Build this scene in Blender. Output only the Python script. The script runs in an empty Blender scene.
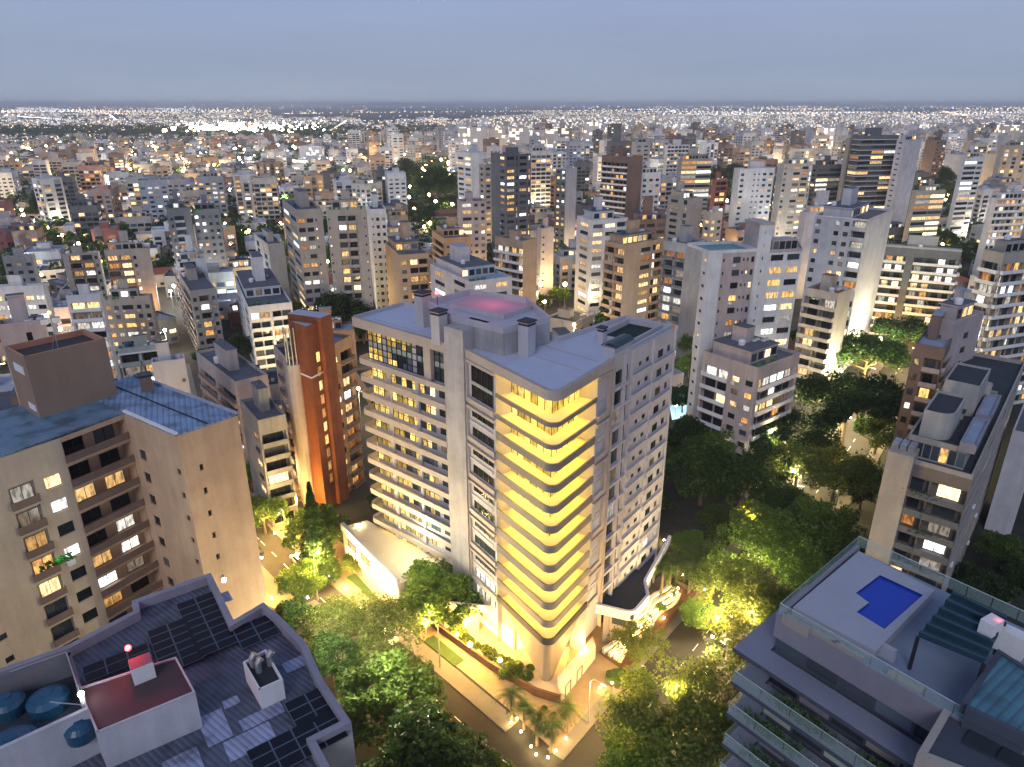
import bpy, bmesh, math, random
from math import sin, cos, tan, radians, pi, hypot, atan2, floor
from mathutils import Vector, Matrix
R = random.Random(7)
SC = bpy.context.scene
COL = SC.collection

# ------------------------------------------------------------------ camera
CAM_H = 80.0; PITCH = radians(21.8); FPX = 700.0
cam_data = bpy.data.cameras.new('camera')
cam = bpy.data.objects.new('camera', cam_data); COL.objects.link(cam)
cam.location = (0, 0, CAM_H)
cam.rotation_euler = (radians(90) - PITCH, 0, 0)
cam_data.sensor_width = 36.0
cam_data.lens = 36.0 * FPX / 1024.0
cam_data.clip_start = 0.5; cam_data.clip_end = 80000
SC.camera = cam

# ------------------------------------------------------------------ world (blue hour: sun just under the horizon behind the camera)
SUN_EL = radians(-1.0); SUN_AZ = radians(200)
world = bpy.data.worlds.new('World'); SC.world = world; world.use_nodes = True
wn = world.node_tree; wn.nodes.clear()
wo = wn.nodes.new('ShaderNodeOutputWorld')
sky = wn.nodes.new('ShaderNodeTexSky'); sky.sky_type = 'NISHITA'; sky.sun_disc = False
sky.sun_elevation = SUN_EL; sky.sun_rotation = SUN_AZ
sky.air_density = 1.0; sky.dust_density = 2.0; sky.ozone_density = 2.0
bg1 = wn.nodes.new('ShaderNodeBackground'); bg1.inputs[1].default_value = 0.12
wn.links.new(sky.outputs[0], bg1.inputs[0])
tc = wn.nodes.new('ShaderNodeTexCoord'); sp = wn.nodes.new('ShaderNodeSeparateXYZ')
wn.links.new(tc.outputs['Generated'], sp.inputs[0])
ns = wn.nodes.new('ShaderNodeTexNoise'); ns.inputs['Scale'].default_value = 2.2; ns.inputs['Detail'].default_value = 5
mp = wn.nodes.new('ShaderNodeMapping'); mp.inputs['Scale'].default_value = (1, 1, 5)
wn.links.new(tc.outputs['Generated'], mp.inputs[0]); wn.links.new(mp.outputs[0], ns.inputs[0])
ma = wn.nodes.new('ShaderNodeMath'); ma.operation = 'MULTIPLY_ADD'; ma.inputs[1].default_value = 0.07
wn.links.new(ns.outputs[0], ma.inputs[0]); wn.links.new(sp.outputs[2], ma.inputs[2])
rmp = wn.nodes.new('ShaderNodeValToRGB'); wn.links.new(ma.outputs[0], rmp.inputs[0])
cr = rmp.color_ramp
SKY = [(0.0, (.31, .36, .46)), (0.075, (.27, .335, .46)), (0.17, (.262, .34, .535)), (0.45, (.17, .23, .40)), (1.0, (.165, .215, .37))]
cr.elements[0].position = SKY[0][0]; cr.elements[0].color = (*SKY[0][1], 1)
cr.elements[1].position = SKY[1][0]; cr.elements[1].color = (*SKY[1][1], 1)
for p_, c_ in SKY[2:]:
    e = cr.elements.new(p_); e.color = (*c_, 1)
bg2 = wn.nodes.new('ShaderNodeBackground'); bg2.inputs[1].default_value = 1.0
cn = wn.nodes.new('ShaderNodeTexNoise'); cn.inputs['Scale'].default_value = 3.0; cn.inputs['Detail'].default_value = 6; cn.inputs['Roughness'].default_value = .6
mp2 = wn.nodes.new('ShaderNodeMapping'); mp2.inputs['Scale'].default_value = (1, 1, 9); wn.links.new(tc.outputs['Generated'], mp2.inputs[0]); wn.links.new(mp2.outputs[0], cn.inputs[0])
cr2 = wn.nodes.new('ShaderNodeValToRGB'); cr2.color_ramp.elements[0].position = .35; cr2.color_ramp.elements[0].color = (1.03, 1.03, 1.03, 1); cr2.color_ramp.elements[1].position = .68; cr2.color_ramp.elements[1].color = (1.10, 1.10, 1.09, 1)
wn.links.new(cn.outputs[0], cr2.inputs[0]); cm = wn.nodes.new('ShaderNodeMix'); cm.data_type = 'RGBA'; cm.blend_type = 'MULTIPLY'; cm.inputs[0].default_value = 1
wn.links.new(rmp.outputs[0], cm.inputs[6]); wn.links.new(cr2.outputs[0], cm.inputs[7]); wn.links.new(cm.outputs[2], bg2.inputs[0])
ad = wn.nodes.new('ShaderNodeAddShader')
wn.links.new(bg1.outputs[0], ad.inputs[0]); wn.links.new(bg2.outputs[0], ad.inputs[1]); wn.links.new(ad.outputs[0], wo.inputs[0])

# the afterglow in the west, behind and to the left of the camera: soft and weak
sd = bpy.data.lights.new('afterglow', 'SUN'); sd.energy = 1.05; sd.angle = radians(24); sd.color = (.97, .95, 1.0)
so = bpy.data.objects.new('afterglow', sd); COL.objects.link(so)
so.rotation_euler = (radians(56), 0, radians(-14))

SC.view_settings.view_transform = 'Standard'; SC.view_settings.look = 'None'
SC.view_settings.gamma = 1.0; SC.view_settings.exposure = 0.1
SC.render.engine = 'CYCLES'
SC.cycles.use_denoising = True
SC.cycles.max_bounces = 5; SC.cycles.diffuse_bounces = 3; SC.cycles.glossy_bounces = 2
SC.cycles.transmission_bounces = 3; SC.cycles.transparent_max_bounces = 6
SC.cycles.sample_clamp_indirect = 4.0; SC.cycles.caustics_reflective = False; SC.cycles.caustics_refractive = False
SC.cycles.use_light_tree = True

# ------------------------------------------------------------------ picture to world
CP, SP = cos(PITCH), sin(PITCH)
def ray(px, py):
    x = (px - 512) / FPX; v = (383.5 - py) / FPX
    return (x, CP + v * SP, -SP + v * CP)
def at(px, py, z=0.0):
    d = ray(px, py); t = (z - CAM_H) / d[2]
    return (d[0] * t, d[1] * t)
def at_y(px, py, Y):
    d = ray(px, py); t = Y / d[1]
    return (d[0] * t, Y, CAM_H + d[2] * t)
def proj(x, y, z):
    w = y * CP + (CAM_H - z) * SP
    if w < 1: return None
    v = (z - CAM_H) * CP + y * SP
    return (512 + FPX * x / w, 383.5 - FPX * v / w, w)

# ------------------------------------------------------------------ node helpers
MATS = {}
def newmat(name):
    m = bpy.data.materials.new(name); m.use_nodes = True
    nt = m.node_tree; b = nt.nodes['Principled BSDF']; MATS[name] = m
    return m, nt, b
def N(nt, typ, **kw):
    n = nt.nodes.new(typ)
    for k, v in kw.items():
        if k in n.inputs: n.inputs[k].default_value = v
        else: setattr(n, k, v)
    return n
def ramp(nt, fac, stops):
    r = nt.nodes.new('ShaderNodeValToRGB'); nt.links.new(fac, r.inputs[0]); c = r.color_ramp
    while len(c.elements) < len(stops): c.elements.new(.5)
    for e, (p, col) in zip(c.elements, stops):
        e.position = p; e.color = (*col, 1) if len(col) == 3 else col
    return r
def sh(c, k): return tuple(min(1, max(0, v * k)) for v in c)

def paint(name, col, rough=.75, stain=.22, scale=1.0, metal=0.0, bump=.15, streak=True, spec=.3):
    """painted or rendered surface: patchy tone, rain streaks running down, fine grain"""
    if name in MATS: return MATS[name]
    m, nt, b = newmat(name)
    g = N(nt, 'ShaderNodeNewGeometry')
    n1 = N(nt, 'ShaderNodeTexNoise', Scale=.22 * scale, Detail=6.0, Roughness=.65); nt.links.new(g.outputs['Position'], n1.inputs[0])
    mpp = N(nt, 'ShaderNodeMapping'); mpp.inputs['Scale'].default_value = (.8 * scale, .8 * scale, .07 * scale)
    nt.links.new(g.outputs['Position'], mpp.inputs[0])
    n2 = N(nt, 'ShaderNodeTexNoise', Scale=1.0, Detail=4.0, Roughness=.7); nt.links.new(mpp.outputs[0], n2.inputs[0])
    n3 = N(nt, 'ShaderNodeTexNoise', Scale=6.0 * scale, Detail=5.0); nt.links.new(g.outputs['Position'], n3.inputs[0])
    r1 = ramp(nt, n1.outputs[0], [(.3, sh(col, 1 - stain)), (.62, col), (.8, sh(col, 1.06))])
    r2 = ramp(nt, n2.outputs[0], [(.3, (1 - stain,) * 3), (.7, (1, 1, 1))])
    mx = N(nt, 'ShaderNodeMix', data_type='RGBA', blend_type='MULTIPLY'); mx.inputs[0].default_value = .9 if streak else .35
    nt.links.new(r1.outputs[0], mx.inputs[6]); nt.links.new(r2.outputs[0], mx.inputs[7])
    r3 = ramp(nt, n3.outputs[0], [(.3, (.88,) * 3), (.7, (1.0,) * 3)])
    mx2 = N(nt, 'ShaderNodeMix', data_type='RGBA', blend_type='MULTIPLY'); mx2.inputs[0].default_value = .7
    nt.links.new(mx.outputs[2], mx2.inputs[6]); nt.links.new(r3.outputs[0], mx2.inputs[7])
    nt.links.new(mx2.outputs[2], b.inputs['Base Color'])
    b.inputs['Roughness'].default_value = rough; b.inputs['Metallic'].default_value = metal
    b.inputs['Specular IOR Level'].default_value = spec
    return m

def plain(name, col, rough=.6, metal=0.0, spec=.4):
    if name in MATS: return MATS[name]
    m, nt, b = newmat(name)
    g = N(nt, 'ShaderNodeTexCoord')
    n1 = N(nt, 'ShaderNodeTexNoise', Scale=1.3, Detail=5.0); nt.links.new(g.outputs['Object'], n1.inputs[0])
    r = ramp(nt, n1.outputs[0], [(.3, sh(col, .8)), (.7, sh(col, 1.1))])
    nt.links.new(r.outputs[0], b.inputs['Base Color'])
    b.inputs['Roughness'].default_value = rough; b.inputs['Metallic'].default_value = metal; b.inputs['Specular IOR Level'].default_value = spec
    return m

def glass(name, col=(.03, .04, .05), rough=.08):
    if name in MATS: return MATS[name]
    m, nt, b = newmat(name)
    g = N(nt, 'ShaderNodeNewGeometry'); oi = N(nt, 'ShaderNodeObjectInfo')
    a = N(nt, 'ShaderNodeMath', operation='ADD'); nt.links.new(g.outputs['Random Per Island'], a.inputs[0]); nt.links.new(oi.outputs['Random'], a.inputs[1])
    fr = N(nt, 'ShaderNodeMath', operation='FRACT'); nt.links.new(a.outputs[0], fr.inputs[0])
    r = ramp(nt, fr.outputs[0], [(0, sh(col, .3)), (.6, sh(col, .7)), (.88, sh(col, 1.6)), (1, (.12, .12, .13))])
    nt.links.new(r.outputs[0], b.inputs['Base Color'])
    b.inputs['Roughness'].default_value = rough; b.inputs['Specular IOR Level'].default_value = .5
    return m

def lit(name, c1, c2, strength, sample=False, scale=1.0, contrast=.7):
    """a lit room behind glass: curtains, furniture and walls read as broken vertical and horizontal tones"""
    if name in MATS: return MATS[name]
    m, nt, b = newmat(name)
    g = N(nt, 'ShaderNodeNewGeometry'); oi = N(nt, 'ShaderNodeObjectInfo')
    a = N(nt, 'ShaderNodeMath', operation='ADD'); nt.links.new(g.outputs['Random Per Island'], a.inputs[0]); nt.links.new(oi.outputs['Random'], a.inputs[1])
    fr = N(nt, 'ShaderNodeMath', operation='FRACT'); nt.links.new(a.outputs[0], fr.inputs[0])
    r = ramp(nt, fr.outputs[0], [(0, c1), (1, c2)])
    mpp = N(nt, 'ShaderNodeMapping'); mpp.inputs['Scale'].default_value = (2.4 * scale, 2.4 * scale, .9 * scale)
    nt.links.new(g.outputs['Position'], mpp.inputs[0])
    n = N(nt, 'ShaderNodeTexNoise', Scale=1.0, Detail=3.0); nt.links.new(mpp.outputs[0], n.inputs[0])
    r2 = ramp(nt, n.outputs[0], [(.36, (1 - contrast,) * 3), (.6, (1, 1, 1))])
    mx = N(nt, 'ShaderNodeMix', data_type='RGBA', blend_type='MULTIPLY'); mx.inputs[0].default_value = 1
    nt.links.new(r.outputs[0], mx.inputs[6]); nt.links.new(r2.outputs[0], mx.inputs[7])
    nt.links.new(mx.outputs[2], b.inputs['Emission Color'])
    k = N(nt, 'ShaderNodeMath', operation='MULTIPLY_ADD'); k.inputs[1].default_value = strength * 1.25; k.inputs[2].default_value = strength * .3
    f2 = N(nt, 'ShaderNodeMath', operation='POWER'); f2.inputs[1].default_value = 1.6; nt.links.new(fr.outputs[0], f2.inputs[0]); nt.links.new(f2.outputs[0], k.inputs[0]); nt.links.new(k.outputs[0], b.inputs['Emission Strength'])
    b.inputs['Base Color'].default_value = (.05, .05, .05, 1); b.inputs['Roughness'].default_value = .2
    m.cycles.emission_sampling = 'AUTO' if sample else 'NONE'
    return m

def lampmat(name, col, strength, sample=False):
    if name in MATS: return MATS[name]
    m, nt, b = newmat(name)
    b.inputs['Emission Color'].default_value = (*col, 1); b.inputs['Emission Strength'].default_value = strength
    b.inputs['Base Color'].default_value = (.8, .8, .8, 1)
    m.cycles.emission_sampling = 'AUTO' if sample else 'NONE'
    return m

# ------------------------------------------------------------------ mesh collector
class MB:
    def __init__(s): s.v = []; s.f = []; s.m = []; s.ml = []
    def mi(s, mat):
        if mat not in s.ml: s.ml.append(mat)
        return s.ml.index(mat)
    def quad(s, a, b, c, d, mat):
        i = len(s.v); s.v += [a, b, c, d]; s.f.append((i, i + 1, i + 2, i + 3)); s.m.append(s.mi(mat))
    def poly(s, pts, mat):
        i = len(s.v); s.v += list(pts); s.f.append(tuple(range(i, i + len(pts)))); s.m.append(s.mi(mat))
    def prism(s, poly, z0, z1, mat, top=None, bottom=True):
        n = len(poly); i = len(s.v)
        s.v += [(p[0], p[1], z0) for p in poly] + [(p[0], p[1], z1) for p in poly]
        k = s.mi(mat)
        for a in range(n):
            b = (a + 1) % n
            s.f.append((i + a, i + b, i + n + b, i + n + a)); s.m.append(k)
        s.f.append(tuple(i + n + a for a in range(n))); s.m.append(s.mi(top) if top else k)
        if bottom: s.f.append(tuple(i + a for a in reversed(range(n)))); s.m.append(k)
    def box(s, cx, cy, z0, sx, sy, sz, mat, rz=0.0, top=None):
        c, q = cos(rz), sin(rz)
        pl = [(cx + a * c - b * q, cy + a * q + b * c) for a, b in ((-sx / 2, -sy / 2), (sx / 2, -sy / 2), (sx / 2, sy / 2), (-sx / 2, sy / 2))]
        s.prism(pl, z0, z0 + sz, mat, top)
    def fbox(s, F, u0, u1, z0, z1, w0, w1, mat):
        """box in a facade frame"""
        p = [F(u0, z0, w0), F(u1, z0, w0), F(u1, z0, w1), F(u0, z0, w1), F(u0, z1, w0), F(u1, z1, w0), F(u1, z1, w1), F(u0, z1, w1)]
        i = len(s.v); s.v += p; k = s.mi(mat)
        for f in ((0, 1, 2, 3), (4, 7, 6, 5), (0, 4, 5, 1), (1, 5, 6, 2), (2, 6, 7, 3), (3, 7, 4, 0)):
            s.f.append(tuple(i + a for a in f)); s.m.append(k)
    def tube(s, pts, rads, mat, n=8, cap=True):
        k = s.mi(mat); rings = []
        for j, (p, r) in enumerate(zip(pts, rads)):
            p = Vector(p)
            d = Vector(pts[min(j + 1, len(pts) - 1)]) - Vector(pts[max(j - 1, 0)])
            d = d.normalized() if d.length > 1e-6 else Vector((0, 0, 1))
            ax = Vector((1, 0, 0)) if abs(d.x) < .8 else Vector((0, 1, 0))
            a = d.cross(ax).normalized(); b = d.cross(a)
            i = len(s.v)
            for t in range(n):
                q = p + r * (cos(2 * pi * t / n) * a + sin(2 * pi * t / n) * b); s.v.append(tuple(q))
            rings.append(i)
        for r0, r1 in zip(rings, rings[1:]):
            for t in range(n):
                s.f.append((r0 + t, r0 + (t + 1) % n, r1 + (t + 1) % n, r1 + t)); s.m.append(k)
        if cap:
            s.f.append(tuple(rings[0] + t for t in reversed(range(n)))); s.m.append(k)
            s.f.append(tuple(rings[-1] + t for t in range(n))); s.m.append(k)
    def ball(s, c, r, mat, nu=8, nv=5, sz=1.0):
        k = s.mi(mat); i = len(s.v)
        for a in range(nv + 1):
            th = pi * a / nv
            for b in range(nu):
                ph = 2 * pi * b / nu
                s.v.append((c[0] + r * sin(th) * cos(ph), c[1] + r * sin(th) * sin(ph), c[2] + r * sz * cos(th)))
        for a in range(nv):
            for b in range(nu):
                s.f.append((i + a * nu + b, i + (a + 1) * nu + b, i + (a + 1) * nu + (b + 1) % nu, i + a * nu + (b + 1) % nu)); s.m.append(k)
    def mesh(s, name):
        me = bpy.data.meshes.new(name)
        me.from_pydata(s.v, [], s.f)
        for m in s.ml: me.materials.append(m)
        me.polygons.foreach_set('material_index', s.m)
        me.update()
        return me
    def build(s, name, parent=None, loc=None, smooth=False):
        if not s.f: return None
        me = s.mesh(name)
        if smooth: me.polygons.foreach_set('use_smooth', [True] * len(me.polygons))
        return link(name, me, parent, loc)

def link(name, me, parent=None, loc=None, rz=None):
    o = bpy.data.objects.new(name, me); COL.objects.link(o)
    if loc: o.location = loc
    if rz is not None: o.rotation_euler = (0, 0, rz)
    if parent: o.parent = parent
    return o
def tag(o, label, cat, group=None):
    o['label'] = label; o['category'] = cat
    if group: o['group'] = group
    return o
def thing(name, label, cat, loc=(0, 0, 0), rz=0, group=None):
    o = bpy.data.objects.new(name, None); COL.objects.link(o); o.empty_display_size = .1
    o.location = loc; o.rotation_euler = (0, 0, rz)
    return tag(o, label, cat, group)
def struct(o, kind='structure'): o['kind'] = kind; return o

def frame(p0, p1):
    """facade frame: u along p0->p1, z up, w outward"""
    dx, dy = p1[0] - p0[0], p1[1] - p0[1]; L = hypot(dx, dy); dx /= L; dy /= L
    def F(u, z, w): return (p0[0] + dx * u + dy * w, p0[1] + dy * u - dx * w, z)
    return F, L, atan2(dy, dx)
def inset(poly, d):
    n = len(poly); out = []
    for i in range(n):
        a, b, c = poly[i - 1], poly[i], poly[(i + 1) % n]
        e1 = Vector((b[0] - a[0], b[1] - a[1])).normalized(); e2 = Vector((c[0] - b[0], c[1] - b[1])).normalized()
        n1 = Vector((-e1.y, e1.x)); n2 = Vector((-e2.y, e2.x))
        k = 1 + n1.dot(n2); m = (n1 + n2) / max(k, .25)
        out.append((b[0] + m.x * d, b[1] + m.y * d))
    return out
def corner_block(xl, xc, xr, ytop, Y, phi):
    """footprint from the near corner's pixel column, the roof's row there, its distance and the bearing of the right face"""
    X, _, z = at_y(xc, ytop, Y); w0 = Y * CP + (CAM_H - z) * SP
    a, b = cos(radians(phi)), sin(radians(phi))
    def solve(px, a, b):
        k = (px - 512) / FPX
        return (k * w0 - X) / (a - k * b * CP)
    Lr = solve(xr, a, b); Ll = solve(xl, -b, a)
    Lr = max(3.0, min(Lr, 60)); Ll = max(3.0, min(Ll, 45)) if xl is not None else 12
    C = (X, Y); Rr = (X + Lr * a, Y + Lr * b); L = (X - Ll * b, Y + Ll * a)
    return [C, Rr, (Rr[0] - Ll * b, Rr[1] + Ll * a), L], z
# ------------------------------------------------------------------ materials
W_WHITE = paint('white_render', (.72, .73, .75)); W_LAV = paint('pale_lilac_render', (.56, .55, .60))
W_CREAM = paint('cream_render', (.56, .52, .46)); W_BEIGE = paint('beige_render', (.42, .385, .35))
W_PINK = paint('pinkish_render', (.50, .43, .42)); W_TAN = paint('tan_render', (.50, .36, .25))
W_GREY = paint('grey_render', (.38, .39, .42)); W_DGREY = paint('dark_grey_render', (.15, .16, .18))
W_BLUEGREY = paint('blue_grey_render', (.42, .45, .52)); W_BROWN = paint('brown_render', (.24, .16, .13))
W_BRICK = paint('rust_red_tile', (.30, .095, .04), stain=.35); W_GREEN = paint('grey_green_render', (.36, .42, .40))
W_SALMON = paint('salmon_render', (.55, .33, .26)); W_RED = paint('dull_red_render', (.34, .13, .11))
W_OCHRE = paint('orange_tan_render', (.60, .37, .20)); W_CONC = paint('bare_concrete', (.36, .35, .34), stain=.3)
T_WHITE = paint('white_trim', (.78, .77, .78), stain=.12); T_DARK = paint('dark_trim', (.05, .05, .06), stain=.1)
ROOF_GREY = paint('grey_roof_felt', (.12, .13, .16), streak=False, stain=.35); ROOF_DARK = paint('dark_roof_felt', (.04, .045, .055), streak=False, stain=.35)
ROOF_BLUE = paint('blue_grey_roof', (.30, .36, .47), streak=False, stain=.2); ROOF_RED = paint('clay_tile_roof', (.30, .10, .06), streak=False)
ROOF_LIGHT = paint('pale_roof_screed', (.42, .44, .52), streak=False, stain=.18)
GL = glass('window_glass'); GL_B = glass('bluish_window_glass', (.07, .09, .11))
LIT = [lit('room_light_warm', (1.0, .52, .15), (1.0, .76, .40), 2.3), lit('room_light_white', (1.0, .88, .70), (.90, .97, 1.0), 2.3),
       lit('room_light_amber', (1.0, .36, .07), (1.0, .52, .15), 1.5), lit('room_light_dim', (.85, .55, .30), (.75, .70, .62), .45)]
METAL = plain('dark_metal', (.05, .05, .055), .4, .6); METAL_L = plain('light_metal', (.45, .46, .48), .4, .7)
def shutter_or_glass(rng): return GL if rng.random() < .8 else GL_B
def pick_light(rng, p):
    if rng.random() < p:
        r = rng.random()
        return LIT[0] if r < .42 else LIT[1] if r < .66 else LIT[2] if r < .84 else LIT[3]
    return shutter_or_glass(rng)

# ------------------------------------------------------------------ facades
WIN_CACHE = {}
def window_mesh(w, h, mat, fr, bars):
    key = (round(w, 1), round(h, 1), mat.name, fr.name, bars)
    if key in WIN_CACHE: return WIN_CACHE[key]
    w, h = key[0], key[1]
    mb = MB()
    mb.quad((-w / 2, 0, 0), (w / 2, 0, 0), (w / 2, 0, h), (-w / 2, 0, h), mat)
    def bx(x0, x1, z0, z1): mb.fbox(lambda u, z, q: (u, -q, z), x0, x1, z0, z1, .004, .06, fr)
    t = .055
    bx(-w / 2, w / 2, 0, t); bx(-w / 2, w / 2, h - t, h); bx(-w / 2, -w / 2 + t, t, h - t); bx(w / 2 - t, w / 2, t, h - t)
    for i in range(1, bars): 
        x = -w / 2 + w * i / bars; bx(x - .03, x + .03, t, h - t)
    WIN_CACHE[key] = mb.mesh('window'); return WIN_CACHE[key]

class Bld:
    """one building: wall mesh collector plus its window and balcony parts"""
    def __init__(s, name, label, cat='building', group=None, detail=True, lit=.3, seed=0, frame=None):
        s.t = thing(name, label, cat, group=group); s.wall = MB(); s.rest = MB(); s.n = 0; s.detail = detail
        s.lit = lit; s.r = random.Random(seed or hash(label) % 9999 if False else seed + len(label) * 13)
        s.fr = frame or T_DARK; s.balc = []
    def window(s, F, ang, u0, u1, z0, z1, w, mat=None):
        mat = mat or pick_light(s.r, s.lit)
        if s.detail and s.n < 100:
            me = window_mesh(u1 - u0, z1 - z0, mat, s.fr, max(1, round((u1 - u0) / 1.3)))
            o = link('window', me, s.t, F((u0 + u1) / 2, z0, w + .003), ang); s.n += 1
            o.scale = ((u1 - u0) / max(.1, round(u1 - u0, 1)), 1, (z1 - z0) / max(.1, round(z1 - z0, 1)))
        else:
            mb = s.rest if s.detail else s.wall
            mb.quad(F(u0, z0, w), F(u1, z0, w), F(u1, z1, w), F(u0, z1, w), mat)
            if u1 - u0 > 1.6 and s.detail:
                for i in range(1, round((u1 - u0) / 1.3)):
                    x = u0 + (u1 - u0) * i / round((u1 - u0) / 1.3)
                    mb.quad(F(x - .04, z0, w + .03), F(x + .04, z0, w + .03), F(x + .04, z1, w + .03), F(x - .04, z1, w + .03), s.fr)
    def face(s, p0, p1, z0, z1, pat, fh, wall, para=None, band=None, skip_top=.6, depth=.16, bal_out=.55, bal_in=1.1, slab=None):
        """pat: one character a bay: w window, W wide window, s slit, t tiny, b balcony, r ribbon window, p ribbon balcony, . blank"""
        F, L, ang = frame(p0, p1); mb = s.wall; para = para or wall
        nfl = max(1, int((z1 - skip_top - z0) / fh + .3)); zt = z0 + nfl * fh
        if zt < z1: mb.quad(F(0, zt, 0), F(L, zt, 0), F(L, z1, 0), F(0, z1, 0), wall)
        wt = {'w': 1, 'W': 1.7, 's': .6, 't': .7, 'b': 1.6, 'r': 3, 'p': 3, '.': 1, ',': .4, 'B': 2.2, 'f': 1}
        tot = sum(wt[c] for c in pat); u = 0
        for c in pat:
            du = L * wt[c] / tot; a, b = u, u + du; u = b
            if c in '.,': mb.quad(F(a, z0, 0), F(b, z0, 0), F(b, zt, 0), F(a, zt, 0), wall); continue
            for k in range(nfl):
                q0 = z0 + k * fh; q1 = q0 + fh
                if c == 'w': h = (a + du * .24, b - du * .24, q0 + .95, q1 - .75)
                elif c == 'W': h = (a + du * .12, b - du * .12, q0 + .95, q1 - .65)
                elif c == 's': h = (a + du * .3, b - du * .3, q0 + .5, q1 - .5)
                elif c == 't': h = (a + du * .3, b - du * .3, q0 + 1.3, q1 - .95)
                elif c == 'f': h = (a + du * .1, b - du * .1, q0 + .35, q1 - .35)
                elif c in 'bB': h = (a + du * .06, b - du * .06, q0 + .16, q1 - .28)
                else: h = (a + .12, b - .12, q0 + (1.0 if c == 'r' else .16), q1 - .35)
                h0, h1, v0, v1 = h
                dep = bal_in if c in 'bBp' else depth
                mb.quad(F(a, q0, 0), F(b, q0, 0), F(h1, v0, 0), F(h0, v0, 0), wall)
                mb.quad(F(h0, v1, 0), F(h1, v1, 0), F(b, q1, 0), F(a, q1, 0), wall)
                mb.quad(F(a, q0, 0), F(h0, v0, 0), F(h0, v1, 0), F(a, q1, 0), wall)
                mb.quad(F(h1, v0, 0), F(b, q0, 0), F(b, q1, 0), F(h1, v1, 0), wall)
                mb.quad(F(h0, v0, 0), F(h1, v0, 0), F(h1, v0, -dep), F(h0, v0, -dep), wall)
                mb.quad(F(h0, v1, -dep), F(h1, v1, -dep), F(h1, v1, 0), F(h0, v1, 0), wall)
                mb.quad(F(h0, v0, 0), F(h0, v0, -dep), F(h0, v1, -dep), F(h0, v1, 0), wall)
                mb.quad(F(h1, v0, -dep), F(h1, v0, 0), F(h1, v1, 0), F(h1, v1, -dep), wall)
                if c in 'bBp':
                    mb.quad(F(h0, v0, -dep), F(h1, v0, -dep), F(h1, v1, -dep), F(h0, v1, -dep), wall)
                    nn = max(1, round((h1 - h0) / 3.2)); m = pick_light(s.r, s.lit)
                    for i in range(nn):
                        e_ = .18 if c == 'p' else .08; w0 = h0 + (h1 - h0) * (i + e_) / nn; w1 = h0 + (h1 - h0) * (i + 1 - e_) / nn
                        if i and s.r.random() < .5: m = pick_light(s.r, s.lit)
                        s.window(F, ang, w0, w1, v0 + .05, v1 - .25, -dep + .02, m)
                    o0 = bal_out; pb = s.wall
                    if s.detail and len(s.balc) < 100: pb = MB()
                    pb.fbox(F, h0 - .1, h1 + .1, v0 - .16, v0 - .003, 0.003, o0, wall)
                    pb.fbox(F, h0 - .1, h1 + .1, v0 - .003, v0 + .9, o0 - .1, o0, para)
                    if o0 > .3:
                        pb.fbox(F, h0 - .1, h0, v0 - .003, v0 + .9, .003, o0 - .1, para); pb.fbox(F, h1, h1 + .1, v0 - .003, v0 + .9, .003, o0 - .1, para)
                    if pb is not s.wall: s.balc.append(pb)
                else:
                    s.window(F, ang, h0, h1, v0, v1, -dep + .004)
                    if c in 'wW' and s.detail:
                        mb.fbox(F, h0 - .08, h1 + .08, v0 - .1, v0 - .01, .003, .09, wall)
                        if s.r.random() < .12: s.wall.fbox(F, h0 - .1, h0 + .75, q0 + .2, q0 + .75, .003, .35, T_WHITE)
        if band:
            for k in range(nfl + 1): mb.fbox(F, -.1, L + .1, z0 + k * fh - .14, z0 + k * fh + .14, .003, .16 if slab is None else slab, band)
    def roof(s, poly, z, wall, roof, par=.7, thick=.25):
        inn = inset(poly, thick); n = len(poly); mb = s.wall
        mb.poly([(p[0], p[1], z) for p in inn], roof)
        for i in range(n):
            a, b, c, d = poly[i], poly[(i + 1) % n], inn[(i + 1) % n], inn[i]
            mb.quad((a[0], a[1], z), (b[0], b[1], z), (b[0], b[1], z + par), (a[0], a[1], z + par), wall)
            mb.quad((a[0], a[1], z + par), (b[0], b[1], z + par), (c[0], c[1], z + par), (d[0], d[1], z + par), wall)
            mb.quad((c[0], c[1], z), (d[0], d[1], z), (d[0], d[1], z + par), (c[0], c[1], z + par), wall)
    def done(s, name='wall'):
        s.wall.build(name, s.t)
        for pb in s.balc: pb.build('balcony', s.t)
        o = s.rest.build('window', s.t)
        if o: o['kind'] = 'stuff'
        return s.t
def bil(poly, u, v):
    a, b, c, d = poly[0], poly[1], poly[2], poly[3]
    return ((a[0] * (1 - u) + b[0] * u) * (1 - v) + (d[0] * (1 - u) + c[0] * u) * v, (a[1] * (1 - u) + b[1] * u) * (1 - v) + (d[1] * (1 - u) + c[1] * u) * v)
def sub(poly, u0, u1, v0, v1): return [bil(poly, u0, v0), bil(poly, u1, v0), bil(poly, u1, v1), bil(poly, u0, v1)]

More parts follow.
